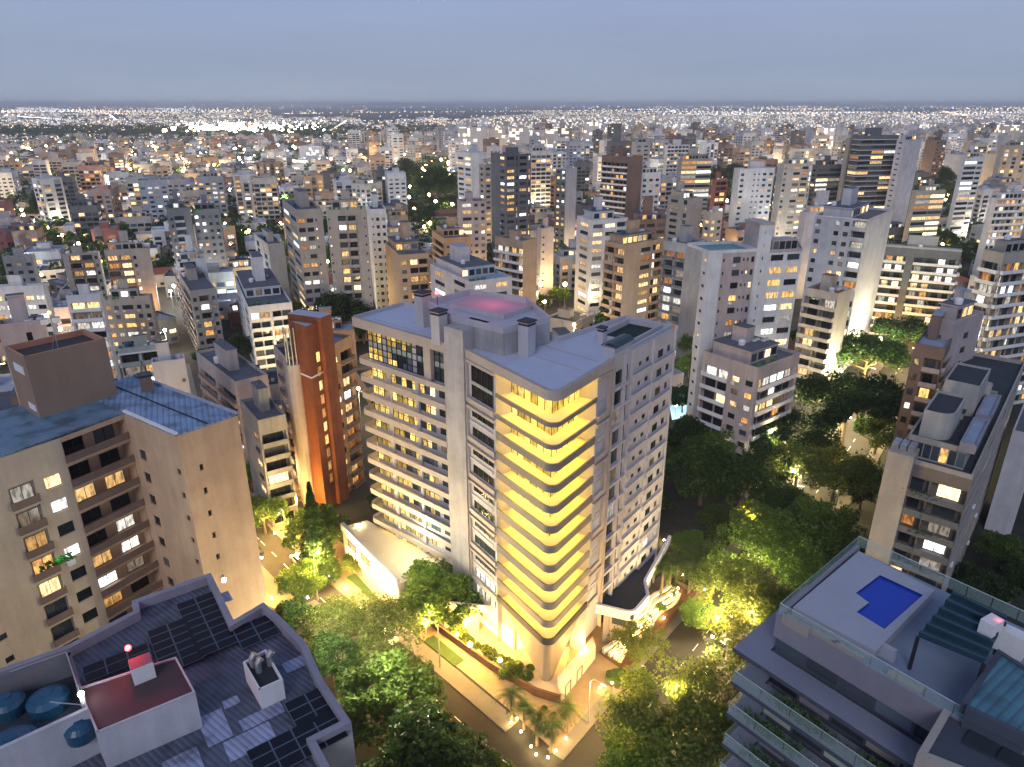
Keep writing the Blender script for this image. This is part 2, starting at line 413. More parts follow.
def band_(m, q, z0, z1, mat, o):
    e = inset(q, -o); m.prism(e, z0, z1, mat, ROOF_GREY)
def rooftop(t, poly, z, wall, roofm, rng, tank=True, hh=None):
    """stair and tank housing, small plant, antenna: parts of the building"""
    hh = hh or rng.uniform(2.6, 5.0)
    if tank and rng.random() < .65 and hypot(poly[0][0] - poly[1][0], poly[0][1] - poly[1][1]) > 9:
        q = sub(poly, rng.uniform(.05, .22), rng.uniform(.72, .94), rng.uniform(.2, .4), .92); m = MB(); m.prism(q, z, z + 2.8, wall, roofm)
        w = MB(); F, L, a = frame(q[0], q[1]); n = max(2, int(L / 2.2))
        for i in range(n): w.quad(F(L * (i + .12) / n, z + .5, .03), F(L * (i + .88) / n, z + .5, .03), F(L * (i + .88) / n, z + 2.3, .03), F(L * (i + .12) / n, z + 2.3, .03), pick_light(rng, .35))
        band_(m, q, z + 2.803, z + 3.1, wall, .35 if rng.random() < .5 else .05)
        if rng.random() < .5:
            c = bil(poly, rng.uniform(.1, .9), .09)
            for k in range(5): c = bil(poly, .1 + .2 * k * rng.random(), .09); m.ball((c[0], c[1], z + .4), .55, MATS.get('planter_green') or plain('planter_green', (.03, .08, .02), .8), 6, 4)
        m.build('penthouse', t); w.build('window', t); z += 2.8
        poly = q
    u = rng.uniform(.2, .5); v = rng.uniform(.3, .5)
    q = sub(poly, u, u + rng.uniform(.25, .38), v, v + rng.uniform(.28, .4))
    m = MB(); m.prism(q, z, z + hh, wall, roofm)
    i2 = inset(q, -.12); m.prism(i2, z + hh + .003, z + hh + .25, wall, roofm)
    m.build('roof_housing', t)
    if tank:
        c = bil(poly, rng.uniform(.15, .3), rng.uniform(.2, .8)); m = MB()
        m.tube([(c[0], c[1], z), (c[0], c[1], z + 1.3), (c[0], c[1], z + 1.55)], [.7, .8, .4], (T_WHITE if rng.random() < .6 else MATS.get('tank_blue') or plain('tank_blue', (.03, .09, .16), .5)), 12); m.build('water_tank', t)
    if rng.random() < .7:
        c = bil(poly, rng.uniform(.7, .85), rng.uniform(.2, .8)); m = MB()
        for k in range(rng.choice((2, 3, 4))):
            m.box(c[0] + k * 1.1 - 1, c[1] + (k % 2) * .9, z, .85, .8, .75, T_WHITE, .3, METAL_L)
        m.build('air_conditioner', t)
    if rng.random() < .5:
        c = bil(q, .5, .5); m = MB(); m.tube([(c[0], c[1], z + hh), (c[0], c[1], z + hh + 4)], [.06, .03], METAL, 5)
        m.box(c[0], c[1], z + hh + 3, 1.2, .05, .05, METAL); m.build('antenna', t)
FOOT = []     # occupied ground, to keep later things clear
LAND = []     # landmarks for wording labels of the blocks between: (x pixel, y pixel, words)
def occupy(poly, pad=3):
    xs = [p[0] for p in poly]; ys = [p[1] for p in poly]
    cx, cy = sum(xs) / len(xs), sum(ys) / len(ys); FOOT.append((cx, cy, max(hypot(p[0] - cx, p[1] - cy) for p in poly), poly))
def clear_of(x, y, r):
    for a, b, q, pl in FOOT:
        if (x - a) ** 2 + (y - b) ** 2 > (r + q) ** 2: continue
        ins = False; n = len(pl)
        for i in range(n):
            (x0, y0), (x1, y1) = pl[i], pl[(i + 1) % n]
            if (y0 > y) != (y1 > y) and x < (x1 - x0) * (y - y0) / (y1 - y0) + x0: ins = not ins
            dx, dy = x1 - x0, y1 - y0; t = max(0, min(1, ((x - x0) * dx + (y - y0) * dy) / (dx * dx + dy * dy + 1e-9)))
            if r > 0 and (x - x0 - t * dx) ** 2 + (y - y0 - t * dy) ** 2 < r * r: return False
        if ins: return False
    return True
def block(label, xl, xc, xr, ytop, Y, phi, wall, pl, pr, fh=3.0, para=None, band=None, roofm=None, litp=.3, name='apartment_building', cat='apartment building',
          detail=False, tank=True, hh=None, z0=0.0, land=None, group=None, seed=1, bal_out=.55, trim=None, skip=.6, wall_l=None):
    poly, z = corner_block(xl, xc, xr, ytop, Y, phi)
    b = Bld(name, label, cat, group=group, detail=detail, lit=litp, seed=seed, frame=trim)
    b.face(poly[0], poly[1], z0, z, pr, fh, wall, para, band, bal_out=bal_out, skip_top=skip)
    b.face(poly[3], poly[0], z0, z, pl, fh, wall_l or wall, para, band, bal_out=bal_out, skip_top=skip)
    for i in (1, 2):
        p, q = poly[i], poly[(i + 1) % 4]; b.wall.quad((p[0], p[1], z0), (q[0], q[1], z0), (q[0], q[1], z), (p[0], p[1], z), wall)
    b.roof(poly, z, wall, roofm or ROOF_GREY)
    b.done(); rooftop(b.t, poly, z + .004, wall, roofm or ROOF_GREY, b.r, tank, hh)
    occupy(poly); LAND.append((xc, ytop, land)) if land else None
    return b, poly, z
# ------------------------------------------------------------------ ground
def ground_mat():
    m, nt, b = newmat('city_ground')
    g = N(nt, 'ShaderNodeNewGeometry')
    n1 = N(nt, 'ShaderNodeTexNoise', Scale=.012, Detail=6.0); nt.links.new(g.outputs['Position'], n1.inputs[0])
    r1 = ramp(nt, n1.outputs[0], [(.35, (.02, .028, .016)), (.5, (.035, .035, .032)), (.62, (.06, .056, .05)), (.75, (.02, .028, .016))])
    n2 = N(nt, 'ShaderNodeTexNoise', Scale=.35, Detail=6.0); nt.links.new(g.outputs['Position'], n2.inputs[0])
    r2 = ramp(nt, n2.outputs[0], [(.3, (.6,) * 3), (.7, (1.2,) * 3)])
    mx = N(nt, 'ShaderNodeMix', data_type='RGBA', blend_type='MULTIPLY'); mx.inputs[0].default_value = 1
    nt.links.new(r1.outputs[0], mx.inputs[6]); nt.links.new(r2.outputs[0], mx.inputs[7]); nt.links.new(mx.outputs[2], b.inputs['Base Color'])
    b.inputs['Roughness'].default_value = .9
    return m
mb = MB(); GM = ground_mat()
mb.quad((-30000, -300, 0), (30000, -300, 0), (30000, 60000, 0), (-30000, 60000, 0), GM)
struct(mb.build('ground'))
ASPH = paint('asphalt', (.05, .048, .046), .85, .3, streak=False); PAVE = paint('pavement_slabs', (.20, .185, .165), .8, .25, streak=False)
PAVE_TAN = paint('plaza_paving', (.34, .25, .16), .7, .3, streak=False); LAWN = paint('lawn_grass', (.05, .10, .025), .9, .4, scale=2, streak=False)
LINE = plain('road_paint', (.7, .7, .66), .7)

def road(pts, width, name='road', z=.006, side=2.4, line=True, cuts=((0, 99), (0, 99)), dash=0):
    """an asphalt strip with kerbed pavements and a broken centre line"""
    n = len(pts); L = []; 
    def off(d):
        out = []
        for i, p in enumerate(pts):
            a = pts[max(0, i - 1)]; c = pts[min(n - 1, i + 1)]
            t = Vector((c[0] - a[0], c[1] - a[1])).normalized(); out.append((p[0] + t.y * d, p[1] - t.x * d))
        return out
    l, r = off(-width / 2), off(width / 2); mb = MB()
    for i in range(n - 1): mb.quad((*l[i], z), (*r[i], z), (*r[i + 1], z), (*l[i + 1], z), ASPH)
    struct(mb.build(name))
    if side:
        for s in (-1, 1):
            a, b = off(s * width / 2), off(s * (width / 2 + side)); mb = MB(); c0, c1 = cuts[0 if s < 0 else 1]
            for i in range(max(0, c0), min(n - 1, c1)):
                mb.quad((*a[i], .13), (*b[i], .13), (*b[i + 1], .13), (*a[i + 1], .13), PAVE)
                mb.quad((*a[i], .0), (*a[i + 1], .0), (*a[i + 1], .13), (*a[i], .13), PAVE)
            struct(mb.build('pavement'))
    if line:
        mb = MB()
        for i in range(dash, n - 1):
            a, c = Vector(pts[i]), Vector(pts[i + 1]); d = (c - a); Ln = d.length; d.normalize(); nn = Vector((-d.y, d.x)) * .07; s = 0
            while s + 2 < Ln:
                p, q = a + d * s, a + d * (s + 2); mb.quad((*(p - nn), z + .005), (*(q - nn), z + .005), (*(q + nn), z + .005), (*(p + nn), z + .005), LINE); s += 5
        struct(mb.build('road_marking'))
RIGHT_ROAD = [(-9, 41), (2.5, 54.5), (10.2, 64), (19, 75), (38, 98.5), (58, 123), (84, 156), (116, 200), (150, 245)]
LEFT_ROAD = [(3.4, 62.3), (-3.2, 69), (-12, 78), (-25, 91), (-38, 104), (-50, 117), (-68, 138), (-90, 172), (-112, 215)]
road(LEFT_ROAD, 6.5, side=2.6, cuts=((1, 99), (1, 99)))
road(RIGHT_ROAD, 9.0, z=.012, side=2.6, cuts=((2, 99), (0, 99)), dash=2)

# ------------------------------------------------------------------ the corner tower
A = (-25.7, 109.4); B = (-6.6, 93.6); C = (5.1, 76.9); D = (13.6, 89.1); E = (24.8, 104.0); FF = (18.3, 109.1); G = (6.9, 98.0); HH = (-18.8, 118.0)
MW = paint('tower_stone', (.43, .375, .35), .7, .14, streak=True); MWL = paint('tower_white', (.48, .46, .50), .7, .12)
MCONC = paint('tower_pale_concrete', (.46, .44, .46), .8, .3); MGREY = paint('tower_band_grey', (.19, .18, .18), .6, .12)
GLOW = lit('glowing_interior', (1.0, .60, .07), (1.0, .68, .12), 1.9, sample=True, scale=.8, contrast=.5)
GLOW2 = lit('yellow_room_light', (1.0, .60, .08), (1.0, .70, .20), 1.5, scale=1.4, contrast=.75)
COVE = lampmat('cove_light', (1.0, .60, .07), 130.0, True)
ADDED_STRIP = lampmat('added_warm_strip', (1.0, .58, .12), 26.0, True)  # for the strips added to warm the left facade
FLOOR_T = paint('terrace_floor', (.70, .62, .46), .6, .1, streak=False)
TROOF = paint('tower_roof_screed', (.48, .51, .64), .8, .12, streak=False)
mt = thing('corner_tower', 'pale wedge shaped residential tower with yellow glowing balconies at its prow', 'residential tower')
Z0, FH = 9.3, 3.08; NL = 13; ZR = 47.5
def lv(k): return Z0 + FH * k
def norm(d): 
    L = hypot(*d); return (d[0] / L, d[1] / L)
def along(p, q, s):
    d = norm((q[0] - p[0], q[1] - p[1])); return (p[0] + d[0] * s, p[1] + d[1] * s)
def rounded(p, c, q, r, n=8):
    d1 = norm((p[0] - c[0], p[1] - c[1])); d2 = norm((q[0] - c[0], q[1] - c[1]))
    ang = math.acos(d1[0] * d2[0] + d1[1] * d2[1]); t = r / tan(ang / 2)
    b = norm((d1[0] + d2[0], d1[1] + d2[1])); h = r / sin(ang / 2); cx, cy = c[0] + b[0] * h, c[1] + b[1] * h
    a0 = atan2(c[1] + d1[1] * t - cy, c[0] + d1[0] * t - cx); a1 = atan2(c[1] + d2[1] * t - cy, c[0] + d2[0] * t - cx)
    while a1 < a0: a1 += 2 * pi
    if a1 - a0 > pi: a1 -= 2 * pi
    return [(cx + r * cos(a0 + (a1 - a0) * i / n), cy + r * sin(a0 + (a1 - a0) * i / n)) for i in range(n + 1)]
def offs(path, d):
    out = []; n = len(path)
    for i in range(n):
        a = path[max(0, i - 1)]; c = path[min(n - 1, i + 1)]; b = path[i]
        e1 = norm((b[0] - a[0], b[1] - a[1])) if i else norm((c[0] - b[0], c[1] - b[1]))
        e2 = norm((c[0] - b[0], c[1] - b[1])) if i < n - 1 else e1
        m = ((e1[1] + e2[1]), -(e1[0] + e2[0])); k = 1 + e1[0] * e2[0] + e1[1] * e2[1]
        out.append((b[0] + m[0] / k * d, b[1] + m[1] / k * d))
    return out
def band(mb, path, d0, d1, z0, z1, mat, top=None, under=None):
    o, i = offs(path, d1), offs(path, d0)
    for k in range(len(path) - 1):
        mb.quad((*o[k], z0), (*o[k + 1], z0), (*o[k + 1], z1), (*o[k], z1), mat)
        mb.quad((*i[k + 1], z0), (*i[k], z0), (*i[k], z1), (*i[k + 1], z1), mat)
        mb.quad((*o[k], z1), (*o[k + 1], z1), (*i[k + 1], z1), (*i[k], z1), top or mat)
        mb.quad((*i[k], z0), (*i[k + 1], z0), (*o[k + 1], z0), (*o[k], z0), under or mat)
    for k, s in ((0, 1), (len(path) - 1, -1)):
        q = [(*i[k], z0), (*o[k], z0), (*o[k], z1), (*i[k], z1)]; mb.poly(q if s > 0 else q[::-1], mat)
LBC = hypot(C[0] - B[0], C[1] - B[1]); LCD = hypot(D[0] - C[0], D[1] - C[1])
P1 = along(B, C, 7.6); P2 = along(C, D, LCD - 4.0)
nose = [P1] + rounded(P1, C, P2, 1.25) + [P2]
inner = offs([P1, C, P2], -2.7)
# inner body: the glass line of the prow, then the rest of the footprint
core_poly = [A, B, P1, inner[0], inner[1], inner[2], P2, D, E, FF, G, (0.5, 104.5), (-8, 112), HH]
mb = MB()
# body walls: left facade stands 1 m behind its bands
A1 = offs([A, B], -1.1); 
A2 = along(A1[0], A1[1], 2.2); HH2 = along(HH, (-8, 112), 2.2)
body = [A2, A1[1], B] + core_poly[2:-1] + [HH2]
def wallq(mb, p, q, z0, z1, mat): mb.quad((*p, z0), (*q, z0), (*q, z1), (*p, z1), mat)
for p, q in zip(body, body[1:] + body[:1]):
    if p in (inner[0], inner[1]) : continue
    if p == A2: continue
    if (p == B and q == P1) or p == D or (p == P2 and q == D): continue
    wallq(mb, p, q, 0, ZR, MWL)
mb.poly([(*p, ZR) for p in core_poly], TROOF)
mb.build('wall', mt)
# roof parapet and crowning band
mb = MB()
band(mb, [A, B], -.3, .35, ZR - 1.1, ZR + .45, MW); band(mb, [B] + nose + [D], -.3, .3, ZR - .8, ZR + .5, MW)
band(mb, [D, E, FF, G, (0.5, 104.5)], -.3, .02, ZR - .2, ZR + .75, MWL); band(mb, [(-8, 112), HH, A], -.3, .02, ZR - .2, ZR + .6, MWL)
mb.poly([(*p, ZR + .002) for p in offs(nose, -.28)] + [(*p, ZR + .002) for p in reversed(inner)], TROOF)
mb.poly([(*p, ZR - .75) for p in offs(nose, -.3)] + [(*p, ZR - .75) for p in reversed(inner)], MWL)
mb.build('parapet', mt)

# left facade A->B
Fl, LA, angA = frame(*offs([A, B], -1.1)); rr = random.Random(3)
UE = LA - 3.4                                  # the blade of concrete starts here
mb = MB()
wpan = MB()
for k in range(-1, 12):
    z = lv(k); top2 = k >= 10
    if top2: continue
    # ribbon: yellow-lit on the left, dimmer to the right
    segs = [(2.3, .30 * UE), (.33 * UE, .62 * UE), (.645 * UE, .80 * UE)]
    for si, (u0, u1) in enumerate(segs):
        n = max(1, round((u1 - u0) / 1.25)); w = MB()
        for i in range(n):
            a = u0 + (u1 - u0) * i / n; b = u0 + (u1 - u0) * (i + 1) / n; p = (.97, .8, .35)[si] + (.25 if k < 2 else 0)
            m = (GLOW2 if rr.random() < p and si < 3 else GL_B)
            if si == 2 and rr.random() < .25 + (.5 if k < 1 else 0): m = LIT[0]
            w.quad(Fl(a + .04, z + 1.0, .01), Fl(b - .04, z + 1.0, .01), Fl(b - .04, z + 2.95, .01), Fl(a + .04, z + 2.95, .01), m)
            w.fbox(Fl, a - .05, a + .05, z + 1.0, z + 2.95, .012, .1, METAL)
        w.fbox(Fl, u0, u1, z + 2.0, z + 2.06, .013, .09, METAL)
        w.build('window', mt)
    mb.fbox(Fl, .30 * UE, .33 * UE, z + .6, z + FH + .2, 0.003, .5, MWL); mb.fbox(Fl, .62 * UE, .645 * UE, z + .6, z + FH + .2, 0.003, .5, MWL)
    # white wall with small window near the blade
    mb.quad(Fl(.80 * UE, z + .5, .008), Fl(UE, z + .5, .008), Fl(UE, z + FH + .5, .008), Fl(.80 * UE, z + FH + .5, .008), MWL)
    w = MB(); w.fbox(Fl, 2.3, .62 * UE, z + 2.98, z + 3.03, .2, .3, ADDED_STRIP); w.build('glow_strip', mt)  # glow strip added under each band to warm the facade
    w = MB(); w.quad(Fl(.84 * UE, z + 1.2, .02), Fl(.96 * UE, z + 1.2, .02), Fl(.96 * UE, z + 2.5, .02), Fl(.84 * UE, z + 2.5, .02), LIT[3] if rr.random() < .15 else GL)
    w.fbox(Fl, .9 * UE - .04, .9 * UE + .04, z + 1.2, z + 2.5, .022, .07, METAL); w.build('window', mt)
wallq(mb, (Fl(2.2, 0, 0)[:2]), (Fl(LA, 0, 0)[:2]), 0, ZR, MWL)
# top two storeys: tall gridded windows with green spandrel
z = lv(10); 
for u0, u1 in ((.09 * UE, .74 * UE), (.81 * UE, .97 * UE)):
    n = max(2, round((u1 - u0) / 1.15)); w = MB(); zb, zt = z + .9, ZR - 1.3; rows = 5
    for i in range(n):
        a = u0 + (u1 - u0) * i / n; b = u0 + (u1 - u0) * (i + 1) / n
        pier = n > 4 and i in (3, 9)
        for j in range(rows):
            y0 = zb + (zt - zb) * j / rows; y1 = zb + (zt - zb) * (j + 1) / rows
            lit_here = (i in (0, 1, 2, 4, 5, 6, 7, 8)) and n > 4 and j in (0, 1, 3, 4) and rr.random() < (.85 if i < 8 else .4)
            m = MWL if pier else W_GREEN if j == 2 else GLOW2 if lit_here else GL_B
            w.quad(Fl(a + .03, y0, .014), Fl(b - .03, y0, .014), Fl(b - .03, y1, .014), Fl(a + .03, y1, .014), m)
        w.fbox(Fl, a - .05, a + .05, zb, zt, .016, .16, METAL)
    for j in range(rows + 1): w.fbox(Fl, u0, u1, zb + (zt - zb) * j / rows - .05, zb + (zt - zb) * j / rows + .05, .017, .13, METAL)
    w.build('window', mt)
mb.fbox(Fl, .74 * UE, .81 * UE, z + .9, ZR, .02, .9, MW)
mb.build('left_wall', mt)
# bands of the left facade, rounded beyond the far-left end as balcony noses
endp = along(B, A, hypot(B[0] - A[0], B[1] - A[1]) - .1); 
back = (A[0] + (HH[0] - A[0]) * .45, A[1] + (HH[1] - A[1]) * .45)
farr = (endp[0] + (HH[0] - A[0]) * .45, endp[1] + (HH[1] - A[1]) * .45)
bstart = Fl(UE, 0, 1.1)[:2]
for k in range(-1, 12):
    z = lv(k)
    if k == 11: continue
    mb = MB()
    path = [back] + rounded(back, farr, endp, 1.2, 5)[:0] + [farr] + rounded(farr, endp, bstart, 1.0, 6) + [bstart]
    band(mb, path, -.18, .12, z, z + .95, MW)
    mb.poly([(*p, z + .01) for p in offs(path[1:], -.15)] + [(*B, z + .01), (*back, z + .01)], FLOOR_T)
    mb.poly([(*p, z + .004) for p in reversed(offs(path[1:], -.15))] + [(*back, z + .004), (*B, z + .004)][::1], MWL)
    if k % 2 == 0:
        mb.fbox(Fl, UE - .9, UE - .003, z + .953, z + 2 * FH - .003 if k < 10 else ZR - 1.1, .85, 1.22, MW)
    mb.build('balcony', mt)
    # end wall of each balcony, its lamp light put into a glowing surface
    q0, q1 = A2, (A2[0] + (HH2[0] - A2[0]) * .45, A2[1] + (HH2[1] - A2[1]) * .45)
    if k < 11:
        w = MB(); w.quad((q1[0] - .02, q1[1] - .02, z + .1), (q0[0] - .03, q0[1] - .03, z + .1), (q0[0] - .03, q0[1] - .03, z + 2.9), (q1[0] - .02, q1[1] - .02, z + 2.9), GLOW)
        w.build('glowing_balcony_back', mt)
# blade of concrete between the two halves
Fb, LB, _ = frame(Fl(UE, 0, 1.1)[:2], Fl(LA + .3, 0, 1.1)[:2])
mb = MB(); mb.fbox(Fb, .003, LB, 0, ZR + 3.2, -5.0, .75, MCONC); mb.build('concrete_blade', mt)

# frame column between the blade and the glowing balconies, B->P1, and the panel column P2->D
def framed(p, q, kinds, outer=.35, right=False):
    F, L, ang = frame(p, q); m = MB()
    wallq(m, F(0, 0, -.02)[:2], F(L, 0, -.02)[:2], 3, ZR, MWL)
    for k in range(-1, 12):
        z = lv(k)
        zt = min(z + 2.3, ZR - 1.2)
        if k == 11: continue
        if not right:
            w = MB()
            if k == 10: zt = ZR - 1.7
            mm = GL if k > 0 else LIT[1]
            w.quad(F(L * .22, z + 1.0, 0), F(L * .93, z + 1.0, 0), F(L * .93, zt + .1, 0), F(L * .22, zt + .1, 0), mm)
            for i in range(5): x = L * (.22 + .71 * i / 4); w.fbox(F, x - .05, x + .05, z + 1.0, zt + .1, .004, .1, METAL)
            if k == 10: w.fbox(F, L * .22, L * .93, z + 3, z + 3.5, .005, .12, W_GREEN)
            w.build('window', mt)
        else:
            m.fbox(F, L * .06, L * .6, z + .95, z + 2.6, 0, .06, W_BLUEGREY)
        if k % 2 == 0:
            h = 2 * FH - .5 if k < 10 else ZR - z - .9
            x0 = .05; x1 = L - .003 if not right else L - .35
            m.fbox(F, x0, x1, z, z + .75, .003, outer, MW); m.fbox(F, x0, x1, z + h - .45, z + h, .003, outer, MW)
            if not right: m.fbox(F, x0, x0 + .7, z + .753, z + h - .453, .003, outer, MW)
            else: m.fbox(F, L * .68, x1, z + .753, z + h - .453, .003, outer, MW)
            if k < 10: m.fbox(F, x0 + .8, x1 - .8, z + FH - .1, z + FH + .35, .004, .12, MWL)
    m.build('frame_column', mt)
framed(B, P1, 0); framed(P2, D, 0, right=True)
# prow: slabs, parapets, glowing glass line
Fi1 = frame(inner[0], inner[1]); Fi2 = frame(inner[1], inner[2])
for k in range(0, 13):
    z = lv(k)
    if k == 12: continue
    mb = MB()
    nz = list(nose)
    ph = .95 if k < 10 else .5
    band(mb, nz, -.16, .06, z - .12, z + ph, MGREY if k else T_DARK)
    o = offs(nz, -.158)
    mb.poly([(*p, z + .012) for p in o] + [(*p, z + .012) for p in reversed(inner)], FLOOR_T)
    mb.poly([(*p, z - .12) for p in inner] + [(*p, z - .12) for p in reversed(o)], MWL)
    mb.build('balcony', mt)
    zt = lv(k + 1) - .15 if k != 11 else ZR - .78
    for (F, L, ang), dims in ((Fi1, 1), (Fi2, 0)):
        w = MB(); n = max(3, round(L / 1.5))
        for i in range(n):
            a, b = L * i / n, L * (i + 1) / n
            mm = GLOW
            if dims and i < 2 and k > 2: mm = GLOW2
            w.quad(F(a + .03, z + .02, 0), F(b - .03, z + .02, 0), F(b - .03, zt, 0), F(a + .03, zt, 0), mm)
            if True: w.fbox(F, a - .04, a + .04, z + .02, zt, .003, .08, METAL)
        w.build('glowing_balcony_back', mt)
        cv = MB(); cv.fbox(F, .4, L - .3, zt - .06, zt - .01, .25, .4, COVE); cv.build('glow_strip', mt)
# inverted cone of pale panels under the prow
CONE = paint('cone_stone_panels', (.27, .225, .19), .6, .15)
tip = (C[0] - .05, C[1] + 3.2)
mb = MB(); top = offs(nose, -.5); zt = lv(0) - .13; tb = []
n = len(top)
for i, p in enumerate(top):
    a = pi * 1.02 + (pi * .96) * i / (n - 1)
    tb.append((tip[0] + .85 * cos(a), tip[1] + .85 * sin(a)))
mid = [((p[0] * .46 + q[0] * .54), (p[1] * .46 + q[1] * .54)) for p, q in zip(top, tb)]
for lo, hi, z0, z1 in ((tb, mid, .9, .9 + (zt - .9) * .48), (mid, top, .9 + (zt - .9) * .48, zt)):
    for i in range(n - 1): mb.quad((*lo[i], z0), (*lo[i + 1], z0), (*hi[i + 1], z1), (*hi[i], z1), CONE)
mb.poly([(*p, .9) for p in reversed(tb)], CONE)
mb.build('cone_support', mt)
m = MB(); m.tube([(tip[0], tip[1], 0), (tip[0], tip[1], .95)], [.7, .7], LIT[0], 14); m.build('column_foot', mt)  # column foot set to glow, warm light put into its surface

# right facade D->E : stepped plates, nooks and small windows
Fr, LR, angR = frame(D, E)
mb = MB(); wins = []
st = [(0, .30, 0.0), (.30, .62, .30), (.62, 1.0, .6)]
for k in range(-1, 12):
    z = lv(k); z1 = z + FH
    if k == 11: z1 = ZR + .2
    for s0, s1, w0 in st:
        u0, u1 = LR * s0, LR * s1
        lo = z + .5 if s0 else z
        mb.fbox(Fr, u0, u1, z, z1 - .003, -.8, w0 * (1 if s0 < .6 else 1), MWL)
        mb.fbox(Fr, u0, u1 + (.1 if s1 < 1 else 0), z + 1.0 * (s0 > 0), z + 1.0 * (s0 > 0) + .12, w0 + .003, w0 + .16, MWL)
        mb.fbox(Fr, u0 + .05, u1 - .05, z + 1.0 * (s0 > 0) - .16, z + 1.0 * (s0 > 0) - .003, w0 + .003, w0 + .04, METAL)
    mb.fbox(Fr, LR * .305, LR * .615, z - .35, z + .75, .303, .62, MWL); mb.fbox(Fr, LR * .625, LR * .975, z - .1, z + .85, .603, .92, MWL)
    mb.fbox(Fr, LR * .02, LR * .28, z - .1, z + .3, .003, .45, MWL)
    def W(u0, u1, a, b, w0, mat):
        w = MB(); w.quad(Fr(u0, a, w0), Fr(u1, a, w0), Fr(u1, b, w0), Fr(u0, b, w0), mat)
        w.fbox(Fr, u0 - .06, u1 + .06, a - .08, a - .01, w0 - .01, w0 + .06, MWL); w.fbox(Fr, (u0 + u1) / 2 - .03, (u0 + u1) / 2 + .03, a, b, w0 + .002, w0 + .04, METAL)
        w.build('window', mt)
    if z1 < 8: continue
    lt = k < 1
    W(LR * .03, LR * .155, z + .5, z + 2.5, .012, LIT[3] if k in (4, 6, 9) else GL)
    W(LR * .19, LR * .25, z + .3, z + 2.7, .012, GL)
    W(LR * .40, LR * .44, z + 1.6, z + 2.2, .312, GL); W(LR * .52, LR * .57, z + 1.6, z + 2.25, .312, GL)
    W(LR * .70, LR * .79, z + 1.2, z + 2.4, .612, LIT[1] if k == 0 else GL); W(LR * .87, LR * .92, z + 1.4, z + 2.4, .612, LIT[1] if k == 0 else GL)
    mb.fbox(Fr, LR * .165, LR * .185, z, z1 - .003, .003, .5, MWL)
mb.fbox(Fr, LR * .985, LR + .05, 0, ZR + .72, .603, .9, MWL)
mb.fbox(Fr, -.15, .12, 3, ZR + .5, .003, .55, MW)
mb.build('right_wall', mt)

# roof: core block, parapets, pink-lit helipad deck, vents, dark court
CB = [(-8.6, 97.5), (-1.2, 91.5), (5.5, 97.0), (2.5, 107.5), (-7, 113), (-13.5, 106)]
mb = MB(); mb.prism(CB, ZR + .003, ZR + 3.2, MCONC, ROOF_LIGHT); 
band(mb, CB + [CB[0]], -.35, .02, ZR + 3.203, ZR + 4.1, MWL)
mb.build('roof_core', mt)
mb = MB(); pad = [(-9.6, 104.6), (-1.2, 98.4), (3.0, 103.5), (-5.8, 110.6)]
mb.prism(pad, ZR + 3.21, ZR + 3.9, MWL, paint('faded_red_deck', (.50, .33, .38), .8, .15, streak=False)); mb.build('helipad_deck', mt)
def vent(x, y, z, sx, sy, h, rz=.9, cap=T_DARK):
    m = MB(); m.box(x, y, z, sx, sy, h, MWL, rz); m.box(x, y, z + h + .003, sx + .3, sy + .3, .18, cap, rz); m.box(x, y, z + h - .5, sx + .02, sy + .02, .3, METAL, rz)
    m.build('roof_vent', mt)
vx, vy = at(288 * .342 + 340, 82 * .342 + 282, ZR + 5); vent(vx, vy, ZR, 1.7, 1.7, 4.9)
vx, vy = at(240 * .342 + 340, 28 * .342 + 282, ZR + 5.5); vent(vx, vy, ZR, 1.8, 1.8, 5.4)
vx, vy = at(547 * .342 + 340, 112 * .342 + 282, ZR + 5); vent(vx, vy, ZR, 1.7, 1.7, 4.9)
vx, vy = at(767 * .342 + 340, 132 * .342 + 282, ZR + 2.4); vent(vx, vy, ZR, 1.0, 1.0, 2.3)
Fh, Lh, ah = frame(along(D, E, .8), E)
mb = MB(); mb.fbox(Fh, .0, 5.2, ZR + .003, ZR + 1.6, -2.2, -.2, MWL)
for i in range(6):
    a0, a1 = i / 6 * pi, (i + 1) / 6 * pi
    mb.quad(Fh(-.1, ZR + 1.61 + .6 * sin(a0), -1.2 - 1.15 * cos(a0)), Fh(5.3, ZR + 1.61 + .6 * sin(a0), -1.2 - 1.15 * cos(a0)), Fh(5.3, ZR + 1.61 + .6 * sin(a1), -1.2 - 1.15 * cos(a1)), Fh(-.1, ZR + 1.61 + .6 * sin(a1), -1.2 - 1.15 * cos(a1)), plain('dark_green_sheet', (.02, .04, .045), .35))
mb.build('barrel_rooflight', mt)
mb = MB(); q = [Fh(6.5, 0, -1.3)[:2], Fh(LR - 2.2, 0, -1.3)[:2], Fh(LR - 2.2, 0, -6.6)[:2], Fh(6.5, 0, -6.6)[:2]]
mb.poly([(*p, ZR + .02) for p in q], paint('dark_green_mat', (.02, .035, .03), .9, .3, streak=False)); band(mb, q[::1] + [q[0]], 0, .25, ZR + .003, ZR + .9, MWL)
mb.build('sunken_court', mt)
mb = MB()
for a, b in (((-16, 108), (-10.5, 103.5)), ((-22.5, 109.5), (-15, 103.2)), ((.5, 94), (9, 86)), ((3, 97.5), (11.5, 89.5))):
    band(mb, [a, b], 0, .12, ZR + .003, ZR + .05, MW)
mb.build('roof_joint', mt)
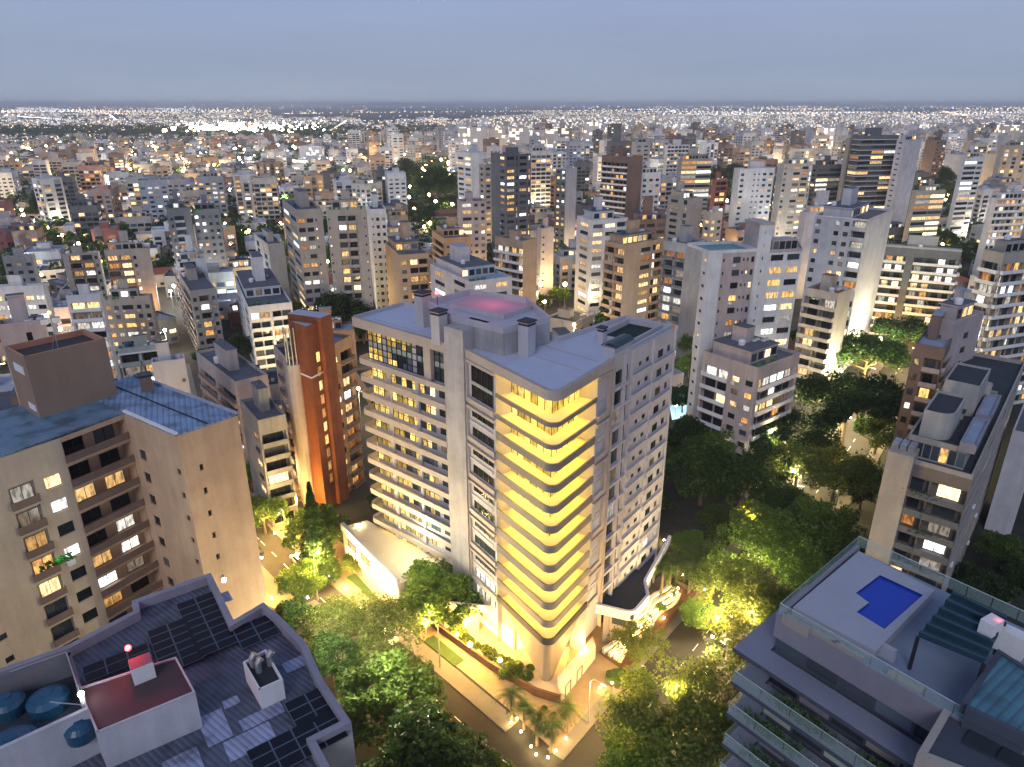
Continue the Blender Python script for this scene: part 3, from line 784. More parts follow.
# red obstruction lamp on the roof
m = MB(); x, y = at(437, 292, ZR + 6); m.tube([(x, y, ZR + 3.2), (x, y, ZR + 5.6)], [.07, .05], METAL, 6); m.ball((x, y, ZR + 5.9), .34, lampmat('red_lamp', (1, .03, .05), 9))
m.build('obstruction_lamp', mt)
def plight(x, y, z, e, col, r=.4, parent=None, name='lamp_light'):
    l = bpy.data.lights.new(name, 'POINT'); l.energy = e; l.color = col; l.shadow_soft_size = r
    o = bpy.data.objects.new(name, l); COL.objects.link(o); o.location = (x, y, z)
    if parent: o.parent = parent
    return o
plight(-3, 104, ZR + 6.5, 230, (1, .12, .25), .3, mt)

# podium: left annex with lit roof terrace, right canopy roof
mb = MB()
ann = [at(342, 527, 8), at(398, 584, 8), (-9.5, 97.2), (-27.0, 111.5)]
mb.prism(ann, 0, 8, MW, FLOOR_T); band(mb, ann[:2], -.4, .25, 7.4, 8.9, MWL)
F, L, a = frame(ann[0], ann[1]); 
mb.build('annex', mt)
w = MB(); w.quad(F(.9, .1, .02), F(4.6, .1, .02), F(4.6, 4.6, .02), F(.9, 4.6, .02), lampmat('garage_glow', (1, .68, .28), 2.5, True)); w.build('garage_opening', mt)
for u0 in (2.0, 7.2):
    w = MB()
    for i in range(5):
        for j in range(2): w.quad(F(u0 + i * .7, 5.2 + j * .8, .03), F(u0 + i * .7 + .6, 5.2 + j * .8, .03), F(u0 + i * .7 + .6, 5.9 + j * .8, .03), F(u0 + i * .7, 5.9 + j * .8, .03), LIT[3])
    w.build('window', mt)
cx1 = [at(592, 606, 7), at(633, 616, 7), at(648, 598, 7), at(645, 583, 7), (25.5, 104), (13.6, 89.3)]
mb = MB(); mb.prism(cx1[:], 6.2, 7.0, ROOF_DARK, ROOF_DARK)
rp = [cx1[0]] + rounded(cx1[0], cx1[1], cx1[2], 1.6, 5) + rounded(cx1[1], cx1[2], cx1[3], 1.0, 3) + [cx1[3], (28.5, 107)]
band(mb, rp, -.25, .2, 6.0, 7.7, T_WHITE); mb.build('canopy_roof', mt)
ii = inset(cx1, 1.2); mb = MB(); mb.prism(ii, 0, 6.2, MW)
for i in range(3):
    F, L, a = frame(ii[i], ii[i + 1]); n = max(1, int(L / 1.6))
    for j in range(n): mb.quad(F(L * (j + .1) / n, 3.6, .02), F(L * (j + .9) / n, 3.6, .02), F(L * (j + .9) / n, 5.7, .02), F(L * (j + .1) / n, 5.7, .02), LIT[3] if j % 2 else GL)
mb.build('podium_wall', mt)
lob = [(-8.8, 96.2), (-6, 93.0), (0.4, 85.6), (4.8, 87), (9.0, 90.0), (12.0, 95), (2, 104)]
mb = MB(); mb.prism(lob, 0, lv(0) - .15, MW, None)
for i in range(1, 5):
    F, L, a = frame(lob[i], lob[i + 1]); mb.quad(F(.4, .4, .02), F(L - .4, .4, .02), F(L - .4, 4.5, .02), F(.4, 4.5, .02), lampmat('lobby_glow', (1.0, .58, .14), 2.6, True))
mb.build('lobby', mt)
cl = [at(350, 600, 7.2), at(424, 604, 7.2), (-5.6, 92.3), (-9.6, 97.0)]
mb = MB(); cl = [(-15.5, 93.5), (-11.2, 89.6), (-4.0, 88.5), (-5.6, 92.6), (-10.5, 97.5)]; mb.prism(cl, 5.9, 6.7, T_WHITE, ROOF_DARK); band(mb, cl[:3], -.2, .1, 6.703, 7.3, T_WHITE); mb.build('canopy_roof', mt)
mb = MB(); mb.prism(inset(cl, .8), 0, 5.9, MW); mb.build('podium_wall', mt)
occupy([A, B, C, D, E, HH], 2); occupy(ann, 1)
LAND.append((520, 330, 'the glowing corner tower'))
# ------------------------------------------------------------------ near left: tan slab block with blue sheet roof
SHEET = paint('blue_sheet_roof', (.24, .34, .50), .5, .15, streak=False)
def ribbed(name, col, pitch=.35, ang=0.0, rough=.5, c2=None):
    """sheet metal roof: ribs as a bump, patchy tone, darker along the troughs"""
    m, nt, b = newmat(name)
    g = N(nt, 'ShaderNodeNewGeometry'); mpp = N(nt, 'ShaderNodeMapping'); mpp.inputs['Rotation'].default_value = (0, 0, ang)
    nt.links.new(g.outputs['Position'], mpp.inputs[0])
    w = N(nt, 'ShaderNodeTexWave', Scale=.05 / pitch * 6.283 / 1.0, Distortion=0.0); w.bands_direction = 'X'
    w.inputs['Scale'].default_value = .314 / pitch; nt.links.new(mpp.outputs[0], w.inputs[0])
    n = N(nt, 'ShaderNodeTexNoise', Scale=.5, Detail=6.0); nt.links.new(g.outputs['Position'], n.inputs[0])
    r = ramp(nt, n.outputs[0], [(.35, sh(col, .55)), (.5, col), (.7, c2 or sh(col, 1.25))])
    r2 = ramp(nt, w.outputs[0], [(0, (.55,) * 3), (.35, (1,) * 3)])
    mx = N(nt, 'ShaderNodeMix', data_type='RGBA', blend_type='MULTIPLY'); mx.inputs[0].default_value = .8
    nt.links.new(r.outputs[0], mx.inputs[6]); nt.links.new(r2.outputs[0], mx.inputs[7]); nt.links.new(mx.outputs[2], b.inputs['Base Color'])
    bp = N(nt, 'ShaderNodeBump', Strength=.6, Distance=.06); nt.links.new(w.outputs[0], bp.inputs['Height']); nt.links.new(bp.outputs[0], b.inputs['Normal'])
    b.inputs['Roughness'].default_value = rough; b.inputs['Metallic'].default_value = .1
    return m
def ext(p, q, s): d = norm((q[0] - p[0], q[1] - p[1])); return (p[0] - d[0] * s, p[1] - d[1] * s)
zt = 46.0
p1 = at(124, 414, zt); p0 = at(0, 458, zt); p00 = ext(p0, p1, 14); p2 = at(176.5, 437, zt); p3 = at(237.5, 415.8, zt)
back_d = norm((p1[0] - p2[0], p1[1] - p2[1])); p4 = (p3[0] + back_d[0] * 22, p3[1] + back_d[1] * 22)
p5 = (p1[0] + back_d[0] * 12, p1[1] + back_d[1] * 12); p6 = (p00[0] + back_d[0] * 14, p00[1] + back_d[1] * 14)
b = Bld('apartment_building', 'tan slab block with dark balcony bays and blue sheet roof, nearest on the left', 'apartment building', detail=True, lit=.42, seed=5)
W_NTAN = paint('warm_tan_render', (.60, .41, .27), .8, .2); W_NCREAM = paint('soft_tan_render', (.62, .50, .38), .8, .2)
q = at(59, 438, zt); q0 = ext(p0, p1, .4)
b.face(p00, q0, 0, zt, '.t.t.', 3.05, W_NCREAM, W_BROWN, depth=.25, skip_top=1.2); b.lit = .75
b.face(q0, q, 0, zt, 'B,W,', 3.05, W_NCREAM, W_BROWN, bal_in=.25, bal_out=.35, depth=.2, skip_top=1.6)
b.lit = .38; b.lit = .5; b.face(q, p1, 0, zt, 'p', 3.05, W_NTAN, W_BROWN, bal_out=.25, bal_in=1.7, skip_top=.4); b.lit = .12
b.face(p1, p2, 0, zt, ',w..t', 3.05, W_NTAN, depth=.2, skip_top=1.4); b.face(p2, p3, 0, zt, '.t...', 3.05, W_NTAN, depth=.35, skip_top=1.6)
for a_, b_ in ((p3, p4), (p4, p5), (p5, p6), (p6, p00)): wallq(b.wall, a_, b_, 0, zt, W_NTAN)
poly = [p00, p1, p2, p3, p4, p5, p6]
b.done()
mb = MB(); rm = ribbed('ribbed_blue_roof', (.13, .22, .30), .45, radians(60)); r2 = ribbed('smooth_blue_roof', (.19, .28, .43), .6, radians(-25), .45)
mb.prism([p00, p1, p5, p6], zt + .003, zt + .22, rm); mb.prism([p1, p2, p3, p4, p5], zt + .003, zt + .26, r2)
band(mb, [p1, p2], -.25, .12, zt + .27, zt + .5, T_WHITE); band(mb, [p3, p4], -.25, .12, zt + .27, zt + .5, W_BLUEGREY)
m1, m2 = ((p2[0] + p3[0]) / 2, (p2[1] + p3[1]) / 2), ((p4[0] + p5[0]) / 2, (p4[1] + p5[1]) / 2); band(mb, [m1, m2], -.08, .08, zt + .27, zt + .36, ROOF_DARK)
mb.build('roof', b.t)
ta, tb_ = at(23.7, 357, 53.7), at(105, 338, 53.7); td = norm((tb_[0] - ta[0], tb_[1] - ta[1])); tq = (-td[1], td[0])
tpl = [ta, tb_, (tb_[0] + tq[0] * 6, tb_[1] + tq[1] * 6), (ta[0] + tq[0] * 6, ta[1] + tq[1] * 6)]
mb = MB(); W_TANK = paint('brown_tan_render', (.33, .225, .16), .85, .12); mb.prism(tpl, zt, 53.0, W_TANK, ROOF_DARK)
band(mb, tpl + [tpl[0]], -.25, .003, 53.003, 53.7, W_TANK); mb.build('water_tower', b.t)
mb = MB(); F, L, a = frame(tpl[3], tpl[0]); mb.fbox(F, L * .3, L * .8, 51.2, 52.2, .003, .05, T_WHITE); mb.build('vent_panel', b.t); mb = MB(); mb.fbox(F, L * .55, L * .9, 46.8, 47.6, .003, .05, T_WHITE); mb.build('vent_panel', b.t)
x, y = at(180 * .313, 300 + 130 * .313, 54)
mb = MB(); mb.tube([(x, y, 53), (x, y, 57.2)], [.07, .04], METAL_L, 6); mb.tube([(x - .7, y, 53), (x, y, 55)], [.04, .04], METAL_L, 5); mb.ball((x, y, 57.4), .22, lampmat('orange_red_lamp', (1, .16, .02), 6)); mb.build('mast_lamp', b.t)
plight(x, y, 57.9, 380, (1, .2, .03), .2, b.t)
x, y = at(148, 392, zt); mb = MB(); mb.box(x, y, zt + .2, 1.3, 1.3, 2.1, W_BROWN, .6); mb.box(x, y, zt + 2.3, 1.6, 1.6, .2, METAL, .6); mb.build('chimney', b.t)
x, y, z = at_y(224, 580, 66); mb = MB(); mb.ball((x, y, z), .28, lampmat('white_lamp', (1, .93, .8), 30)); mb.build('wall_lamp', b.t); plight(x + .3, y - .6, z, 260, (1, .8, .5), .2, b.t)
occupy([p1, p2, p3, p4], 1); occupy([p00, p1, p5, p6], 0)
# white light on the recessed balconies
for px, py in ((146, 522), (150, 548), (110, 560)):
    x, y, z = at_y(px, py, 63); plight(x, y, z, 120, (.85, 1, .9), .3, b.t)
x, y, z = at_y(60, 560, 60)
mb = MB(); rr = random.Random(9)
for i in range(90):
    a = rr.uniform(-1.6, 1.6); zz = z + rr.uniform(-.25, .45); s = .16; t = rr.uniform(0, 3)
    cx, cy = x + a * td[0], y + a * td[1] - rr.uniform(.2, .5); mb.quad((cx - s, cy, zz - s * .6), (cx + s, cy + .1, zz - s), (cx + s * .8, cy - .1, zz + s), (cx - s, cy + .05, zz + s * .7), MATS.get('planter_green') or plain('planter_green', (.04, .16, .03), .6))
mb.build('balcony_plants', b.t); plight(x + .3, y - .7, z + .5, 55, (.1, 1, .25), .2, b.t)

# ------------------------------------------------------------------ bottom left: flat roof with solar panels
zr = 36.0
ol = [at(x, y, zr + .8) for x, y in ((351.5, 722.8), (323, 680), (306, 643), (279, 616), (263.6, 603), (233.7, 620.8), (211, 573.4), (131.8, 601.5), (133, 612), (68.5, 645.5), (-30, 680), (-60, 800), (60, 830), (334, 775), (316, 741))]
b2 = Bld('apartment_building', 'building with solar panels on its striped sheet roof and red lamp, bottom left corner', 'apartment building', detail=True, lit=.2, seed=3)
area = sum(ol[i][0] * ol[(i + 1) % len(ol)][1] - ol[(i + 1) % len(ol)][0] * ol[i][1] for i in range(len(ol)))
if area < 0: ol = ol[::-1]
for i in range(len(ol)):
    p, q = ol[i], ol[(i + 1) % len(ol)]
    if hypot(p[0] - q[0], p[1] - q[1]) > 3.5 and q[0] > p[0] - 2: b2.face(p, q, 0, zr, 'bw', 3.0, W_CREAM, W_BROWN)
    else: wallq(b2.wall, p, q, 0, zr, W_CREAM)
inn = inset(ol, .55); PAR = paint('lilac_parapet', (.31, .30, .36), .8, .2)
for i in range(len(ol)):
    j = (i + 1) % len(ol)
    b2.wall.quad((*ol[i], zr), (*ol[j], zr), (*ol[j], zr + .9), (*ol[i], zr + .9), PAR)
    b2.wall.quad((*ol[i], zr + .9), (*ol[j], zr + .9), (*inn[j], zr + .9), (*inn[i], zr + .9), PAR)
    b2.wall.quad((*inn[j], zr), (*inn[i], zr), (*inn[i], zr + .9), (*inn[j], zr + .9), PAR)
b2.done()
e1 = norm((at(211, 573, zr)[0] - at(132, 601, zr)[0], at(211, 573, zr)[1] - at(132, 601, zr)[1])); ang2 = atan2(e1[1], e1[0])
mb = MB(); mb.poly([(*p, zr) for p in inn], ribbed('striped_grey_sheet', (.09, .10, .14), .42, ang2 + pi / 2, .5, (.11, .13, .18))); mb.build('roof', b2.t)
rr = random.Random(4); PALE = ribbed('pale_new_sheet', (.30, .32, .46), .42, ang2 + pi / 2, .5)
e2 = (e1[1], -e1[0])
def loc2(px, py, z=None): return at(px, py, z or zr + .15)
for px, py, w, h in ((262, 716, 3.2, 1.2), (250, 741, 3.4, 2.0), (215, 727, 1.8, 3.2), (297, 663, 2.2, 1.3), (231, 702, 1.2, .9), (275, 744, 2.6, 1.2), (225, 597, 1.0, 1.6), (183, 765, 2.4, 2.2), (192, 585, 3, .35)):
    x, y = loc2(px, py, zr + .05); m = MB(); m.box(x, y, zr + .01, w, h, .05, PALE, ang2); m.build('roof_sheet', b2.t)
CELL = plain('solar_cell', (.004, .005, .012), .35, 0, .25); CFR = plain('solar_frame', (.16, .20, .25), .4, .5)
pm = MB(); pm.box(0, 0, 0, 1.62, 1.02, .05, CFR); pm.box(0, 0, .052, 1.54, .94, .008, CELL); pme = pm.mesh('solar_panel')
def panels(px, py, nu, nv, z=zr + .3):
    x, y = at(px, py, z)
    for i in range(nu):
        for j in range(nv):
            link('solar_panel', pme, b2.t, (x + e1[0] * (i * 1.66 + .8) + e2[0] * (j * 1.06 + .5), y + e1[1] * (i * 1.66 + .8) + e2[1] * (j * 1.06 + .5), z), ang2)
panels(176, 605, 2, 8); panels(147, 632, 2, 6); panels(232, 629, 2, 3); panels(82, 668, 3, 2, zr + .6)
panels(284, 704, 2, 3); panels(246, 752, 4, 3)
ch = [at(x, y, zr + 3.6) for x, y in ((96.7, 731.6), (195, 691), (175.8, 656), (77, 687.6))]
mb = MB(); RED_F = paint('dull_red_screed', (.09, .05, .055), .85, .3, streak=False); mb.prism(ch, zr, zr + 3.4, W_LAV, RED_F); band(mb, ch + [ch[0]], -.12, .004, zr + 3.41, zr + 3.55, W_LAV); mb.build('stair_block', b2.t)
tk = [at(x, y, zr + 4.2) for x, y in ((-40, 768), (88, 709), (70, 650), (-50, 690))]
mb = MB(); mb.poly([(*p, zr + 2.0) for p in tk], ROOF_DARK); 
for i in range(4): wallq(mb, tk[i], tk[(i + 1) % 4], zr, zr + 2.0, W_LAV)
band(mb, [tk[0], tk[1]], -.3, 0, zr + 2.0, zr + 4.2, W_LAV); band(mb, [tk[1], tk[2]], -.3, 0, zr + 2, zr + 4.0, W_DGREY); band(mb, [tk[2], tk[3]], -.3, 0, zr + 2, zr + 4.0, W_DGREY); mb.build('tank_room', b2.t)
TB = plain('blue_tank', (.015, .07, .13), .35)
for px, py, r in ((46, 694, 1.3), (10, 738, 1.45), (78, 722, .95), (6, 698, 1.05)):
    x, y = at(px, py, zr + 3.4); m = MB(); m.tube([(x, y, zr + 2), (x, y, zr + 3.0), (x, y, zr + 3.3), (x, y, zr + 3.5), (x, y, zr + 3.62)], [r, r * 1.08, r * .8, r * .35, r * .32], TB, 20); m.build('water_tank', b2.t, smooth=False)
mb = MB(); mb.tube([(*at(10, 672, zr + 4.1), zr + 4.1), (*at(66, 652, zr + 4.1), zr + 4.1), (*at(84, 705, zr + 4.1), zr + 4.1), (*at(50, 702, zr + 4.1), zr + 4.1)], [.05] * 4, METAL_L, 5); mb.build('pipe', b2.t)
x, y = at(81, 694, zr + 4.4); mb = MB(); mb.ball((x, y, zr + 4.4), .22, lampmat('flood_lamp', (.9, .97, 1), 60)); mb.build('flood_lamp', b2.t); plight(x - .5, y, zr + 4.6, 50, (.75, .9, 1), .2, b2.t)
x, y = at(140, 660, zr + 5); mb = MB(); mb.box(x, y, zr + 3.41, 1.5, 1.3, 1.5, T_WHITE, ang2, ROOF_GREY); mb.build('vent_box', b2.t)
mb = MB(); x2, y2 = at(128, 648, zr + 5.6); mb.tube([(x2, y2, zr + 3.4), (x2, y2, zr + 5.4)], [.05, .05], METAL, 6); mb.ball((x2, y2, zr + 5.6), .24, lampmat('red_beacon', (1, .02, .02), 9)); mb.build('red_beacon', b2.t); plight(x2 + .2, y2 - .3, zr + 6.1, 330, (1, .03, .03), .2, b2.t)
bx = [at(x, y, zr + 1.9) for x, y in ((259, 691), (283, 680), (266, 650), (243, 663))]
mb = MB(); mb.prism(bx, zr, zr + 1.7, T_WHITE, ROOF_DARK); band(mb, bx + [bx[0]], -.15, .003, zr + 1.703, zr + 2.0, T_WHITE); mb.build('vent_shaft', b2.t)
for px, py in ((252, 659), (258, 664), (269, 657)):
    x, y = at(px, py, zr + 2.5); mb = MB(); mb.tube([(x, y, zr + 1.7), (x, y, zr + 2.6), (x + .2, y + .2, zr + 2.9)], [.26, .26, .32], METAL_L, 9); mb.build('vent_pipe', b2.t)
occupy(ol, 0)

# ------------------------------------------------------------------ bottom right: terraced building with roof pool
zd = 46.2
V3 = lambda x, y, z: (*at(x, y, z), z)
b3 = thing('apartment_building', 'terraced grey building with a blue roof pool behind glass rails, bottom right', 'apartment building')
CL, CBk, CR, CF = at(778, 606, 47.3), at(858, 538, 47.3), at(1040, 615, 47.3), at(946, 703, 47.3)
dF = norm((CF[0] - CL[0], CF[1] - CL[1])); CF2 = (CL[0] + dF[0] * 26, CL[1] + dF[1] * 26); CR2 = (CBk[0] + dF[0] * 26, CBk[1] + dF[1] * 26)
body3 = [CL, CF2, CR2, CBk]; G3 = paint('grey_lilac_render', (.24, .23, .28), .7, .12); G3D = paint('dark_slate_slab', (.07, .08, .11), .6, .15); SAND = paint('sand_panel', (.42, .37, .33), .7, .15)
mb = MB(); bod = inset(body3, .4)
mb.prism(bod, 0, zd - .35, G3D); mb.build('wall', b3)
mb = MB(); mb.prism(body3, zd - 1.5, zd, G3, paint('deck_tiles', (.20, .24, .32), .5, .1, streak=False)); mb.build('roof_deck', b3)
mb = MB(); band(mb, [CBk, CL, CF2], -.3, .02, zd + .003, zd + .45, G3); mb.build('parapet', b3)
GLR = None
def clear_glass():
    m, nt, b = newmat('rail_glass'); b.inputs['Base Color'].default_value = (.55, .75, .72, 1); b.inputs['Roughness'].default_value = .05
    b.inputs['Alpha'].default_value = .22; b.inputs['Specular IOR Level'].default_value = .8; return m
CG = clear_glass(); RAILM = plain('pale_rail', (.5, .55, .55), .4, .3)
def rail(path, z, h, parent, step=1.6):
    m = MB()
    for p, q in zip(path, path[1:]):
        F, L, a = frame(p, q); n = max(1, round(L / step))
        for i in range(n): m.quad(F(L * i / n + .03, z, -.1), F(L * (i + 1) / n - .03, z, -.1), F(L * (i + 1) / n - .03, z + h, -.1), F(L * i / n + .03, z + h, -.1), CG)
    m.build('glass_rail', parent); m = MB(); off_ = offs(path, -.1)
    m.tube([(*p, z + h) for p in off_], [.035] * len(off_), RAILM, 5); m.build('handrail', parent)
rail([CR2, CBk, CL, CF2], zd + .46, .9, b3)
SOFA = paint('sofa_fabric', (.32, .30, .27), .9, .1)
# raised pool platform
pf = [at(x, y, zd + .7) for x, y in ((793, 607), (876, 651), (935, 590), (859, 551))]
if sum(pf[i][0] * pf[(i + 1) % 4][1] - pf[(i + 1) % 4][0] * pf[i][1] for i in range(4)) < 0: pf = pf[::-1]
PW = paint('pool_surround', (.36, .37, .43), .55, .08, streak=False)
wp = [at(x, y, zd + .7) for x, y in ((880, 575), (856, 593), (869, 602.6), (856.7, 612), (884.5, 629), (923, 595))]
def poly_hole(mb, outer, hole, z, mat):
    bm_ = bmesh.new(); vs = []
    for L_ in (outer, hole):
        v = [bm_.verts.new((*p, z)) for p in L_]; vs.append(v)
        for i in range(len(v)): bm_.edges.new((v[i], v[(i + 1) % len(v)]))
    bmesh.ops.triangle_fill(bm_, edges=bm_.edges[:], use_beauty=True, normal=(0, 0, 1)); bm_.verts.index_update()
    for f in bm_.faces:
        c = f.calc_center_median(); 
        pts = [v.co[:] for v in f.verts]
        if f.normal.z < 0: pts = pts[::-1]
        mb.poly(pts, mat)
    bm_.free()
mb = MB(); poly_hole(mb, pf, wp, zd + .7, PW)
for i in range(4): wallq(mb, pf[i], pf[(i + 1) % 4], zd + .003, zd + .7, PW)
POOLT = plain('pool_tiles', (.02, .07, .42), .3)
for i in range(6): wallq(mb, wp[i], wp[(i + 1) % 6], zd - .6, zd + .7, POOLT); wallq(mb, wp[(i + 1) % 6], wp[i], zd - .6, zd + .7, POOLT)
mb.poly([(*p, zd + .1) for p in wp], POOLT); mb.build('pool_platform', b3)
WAT, nt, bb = newmat('pool_water'); bb.inputs['Base Color'].default_value = (.012, .05, .40, 1); bb.inputs['Roughness'].default_value = .06; bb.inputs['Alpha'].default_value = .75
bb.inputs['Emission Color'].default_value = (.005, .03, .5, 1); bb.inputs['Emission Strength'].default_value = .12
nz_ = N(nt, 'ShaderNodeTexNoise', Scale=2.5, Detail=3.0); bp_ = N(nt, 'ShaderNodeBump', Strength=.15, Distance=.05); nt.links.new(nz_.outputs[0], bp_.inputs['Height']); nt.links.new(bp_.outputs[0], bb.inputs['Normal'])
mb = MB(); mb.poly([(*p, zd + .55) for p in wp], WAT); mb.build('pool_water', b3)
mb = MB(); s0, s1 = at(862, 640, zd + .6), at(876, 651, zd + .6)
for i in range(4):
    x, y = at(872 - i * .5 + 4, 641 + i * 3.2, zd + .5 - i * .15); mb.box(x, y, zd + .003, 2.6, .4, .6 - i * .15, PW, atan2(dF[1], dF[0]))
mb.build('pool_steps', b3)
ld = [at(x, y, zd + .06) for x, y in ((878, 652), (928, 604), (968, 662), (940, 690))]
m = MB(); aF = atan2(dF[1], dF[0])
# pergola roof of sheet louvres
pg = [at(x, y, zd + 2.9) for x, y in ((919, 633), (985, 660), (1006, 619), (952, 593))]
SLT = plain('teal_slate_sheet', (.025, .06, .085), .35, .2)
mb = MB(); mb.prism(pg, zd + 2.6, zd + 2.75, SLT)
for k in range(6):
    t = k / 5; a = (pg[0][0] * (1 - t) + pg[3][0] * t, pg[0][1] * (1 - t) + pg[3][1] * t); c = (pg[1][0] * (1 - t) + pg[2][0] * t, pg[1][1] * (1 - t) + pg[2][1] * t)
    band(mb, [a, c], -.12, .12, zd + 2.753, zd + 3.05, SLT)
for p in pg: mb.tube([(p[0], p[1], zd), (p[0], p[1], zd + 2.6)], [.12, .12], METAL, 6)
mb.build('pergola', b3)
mb = MB(); q = [at(x, y, zd + 2.2) for x, y in ((968, 703), (1030, 733), (1060, 690), (1002, 653))]; mb.prism(q, zd - 3, zd + 2.0, G3D, ribbed('teal_ribbed_sheet', (.06, .17, .22), .5, radians(55), .4)); band(mb, q + [q[0]], 0, .3, zd + 1.3, zd + 2.1, G3D); mb.build('plant_room', b3)
mb = MB(); 
q = [at(x, y, zd + .4) for x, y in ((922, 755), (1035, 800), (1060, 745), (947, 712))]; mb.prism(q, 20, zd + .4, G3D, G3D); band(mb, [q[3], q[0], q[1]][::1], -.2, .2, zd - .5, zd + .55, SAND)
mb.build('side_wing', b3)
w = MB(); F, L, a = frame(q[3], q[2]); 
w.prism([at(x, y, zd + .5) for x, y in ((962, 742), (992, 757), (1004, 738), (974, 724))], zd + .41, zd + .55, GL_B); w.prism([at(x, y, zd + .5) for x, y in ((996, 758), (1024, 772), (1036, 752), (1008, 740))], zd + .41, zd + .55, GL_B); w.build('skylight', b3)
mb = MB()
for i, (px, py) in enumerate(((800, 632), (838, 652), (868, 667), (905, 689))):
    x, y = at(px, py, zd - 1.2); F, L, a = frame(CL, CF2)
# band of side windows and panels under the deck, recessed
W_GG3 = paint('pale_green_panel', (.40, .46, .42), .4, .1)
for k in range(6):
    z = 43.4 - 3.1 * k; out = 1.75 if k else 1.9
    mb = MB(); pth = offs([CBk, CL, CF2], out); c2 = [along(CL, CBk, 9), CL, CF2]
    sl = [offs(c2, out)[0], offs(c2, out)[1], offs(c2, out)[2]]
    mb.prism([sl[0], sl[1], sl[2], CF2, CL, along(CL, CBk, 9)], z - .35, z, G3D, paint('terrace_slab', (.22, .23, .29), .6, .12, streak=False)); mb.build('terrace_slab', b3)
    if k: rail([sl[0], sl[1], sl[2]], z + .003, 1.0, b3, 2.4)
    F, L, a = frame(CL, CF2); w = MB()
    for i in range(int(L / 2.4)):
        m_ = (GL_B, GL, G3, W_GG3, GL_B, SAND)[rr.randrange(6)] if k else GL_B
        w.quad(F(i * 2.4 + .1, z + .05, -.38), F(i * 2.4 + 2.3, z + .05, -.38), F(i * 2.4 + 2.3, z + 2.4, -.38), F(i * 2.4 + .1, z + 2.4, -.38), m_)
    w.build('window', b3)
    if k:
        PG = MATS.get('terrace_plants') or plain('terrace_plants', (.045, .09, .03), .8); w = MB()
        for s in range(6):
            c = rr.uniform(1, L - 2); 
            for i in range(330):
                u, o_, h = c + rr.gauss(0, 1.2), rr.uniform(.7, out - .2), rr.uniform(0, .8); s_ = rr.uniform(.08, .2); t = rr.uniform(0, 3.1)
                x, y, zz = F(u, z + h, o_); w.quad((x - s_ * cos(t), y - s_ * sin(t), zz), (x + s_ * sin(t), y, zz - s_), (x + s_ * cos(t), y + s_ * sin(t), zz + .05), (x, y + s_, zz + s_), PG)
        w.build('planter_shrubs', b3)
mb = MB(); x, y = at(992, 622, zd + 3.6); mb.box(x, y, zd + 2.8, 1.2, .8, 1.0, T_WHITE, .5); mb.box(*at(1012, 636, zd + 2), zd + .8, 1.8, .9, 1.6, T_WHITE, aF); mb.build('air_conditioner', b3)
x, y = at(1000, 618, zd + 4); plight(x, y, zd + 3.8, 14, (1, .1, .1), .2, b3)
for i, (px, py) in enumerate(((797, 628), (822, 641), (846, 655), (905, 686))):
    x, y = at(px, py, zd); t = thing('outdoor_sofa', ['low sofa behind the glass rail nearest the terrace corner', 'second low sofa along the glass rail of the pool terrace', 'low sofa by the pool steps on the roof terrace', 'low sofa at the far end of the pool terrace rail'][i], 'sofa', (x, y, zd + .003), aF, 'sofas along the pool terrace rail')
    m = MB(); m.box(0, 0, 0, 2.0, .8, .4, SOFA); m.build('seat', t); m = MB(); m.box(0, -.33, .403, 2.0, .16, .35, SOFA); m.build('backrest', t)
LAND.append((860, 600, 'the roof pool building')); occupy(body3, 2)

# ------------------------------------------------------------------ right: stepped beige block with curved roof rooms
b4, poly4, z4 = block('beige block with dark curved balconies and stacked roof rooms, right of the avenue trees', 893, 972, 1034, 480, 85, 50, W_BEIGE, ',pp', 'wwww', 3.0, W_DGREY,
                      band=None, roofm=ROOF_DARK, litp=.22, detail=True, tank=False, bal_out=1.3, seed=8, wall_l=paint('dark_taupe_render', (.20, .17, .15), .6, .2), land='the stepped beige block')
W_GG = paint('greyish_roof_room', (.40, .40, .38), .8, .2)
def rprism(pts, z0, z1, wall, top, name, par):
    m = MB(); m.prism(pts, z0, z1, wall, top); band(m, pts + [pts[0]], -.2, .01, z1 + .003, z1 + .35, wall); m.build(name, par)
s = sub(poly4, .04, .5, .15, .9); rprism(s, z4, z4 + 3.0, W_BEIGE, ROOF_DARK, 'penthouse', b4.t)
c4 = sub(poly4, .06, .22, .42, .80); cir = rounded(c4[3], c4[0], c4[1], 2.0, 5) + rounded(c4[0], c4[1], c4[2], .9, 3) + [c4[2], c4[3]]; rprism(cir, z4 + 3, z4 + 6.8, W_GG, ROOF_DARK, 'curved_roof_room', b4.t)
s = sub(poly4, .27, .44, .30, .78); rprism(s, z4 + 3, z4 + 7.8, W_GG, ROOF_DARK, 'upper_roof_room', b4.t)
for u in (.03, .24): rprism(sub(poly4, u, u + .18, .06, .26), z4 + 3.01, z4 + 4.1, PAR, ROOF_BLUE, 'roof_basin', b4.t)
F, L, a = frame(poly4[3], poly4[0]); rp4 = random.Random(2)
for k in range(3, 10):
    w = MB()
    for i in range(150):
        u, h, o_ = 4 + (L - 6) * (.15 + .3 * (k % 3)) + rp4.gauss(0, 1.1), 3 * k + .95 + rp4.uniform(-.5, .35), 1.15 + rp4.uniform(-.15, .3); s_ = rp4.uniform(.1, .2); t_ = rp4.uniform(0, 3)
        x, y, zz = F(u, h, o_); w.quad((x - s_ * cos(t_), y - s_ * sin(t_), zz), (x, y + s_, zz - s_), (x + s_ * cos(t_), y + s_ * sin(t_), zz), (x, y - s_ * .5, zz + s_), PG)
    if k % 2: w.build('balcony_plants', b4.t)
w = MB(); F5, L5, a5 = frame(bil(poly4, .04, .9), bil(poly4, .04, .15))
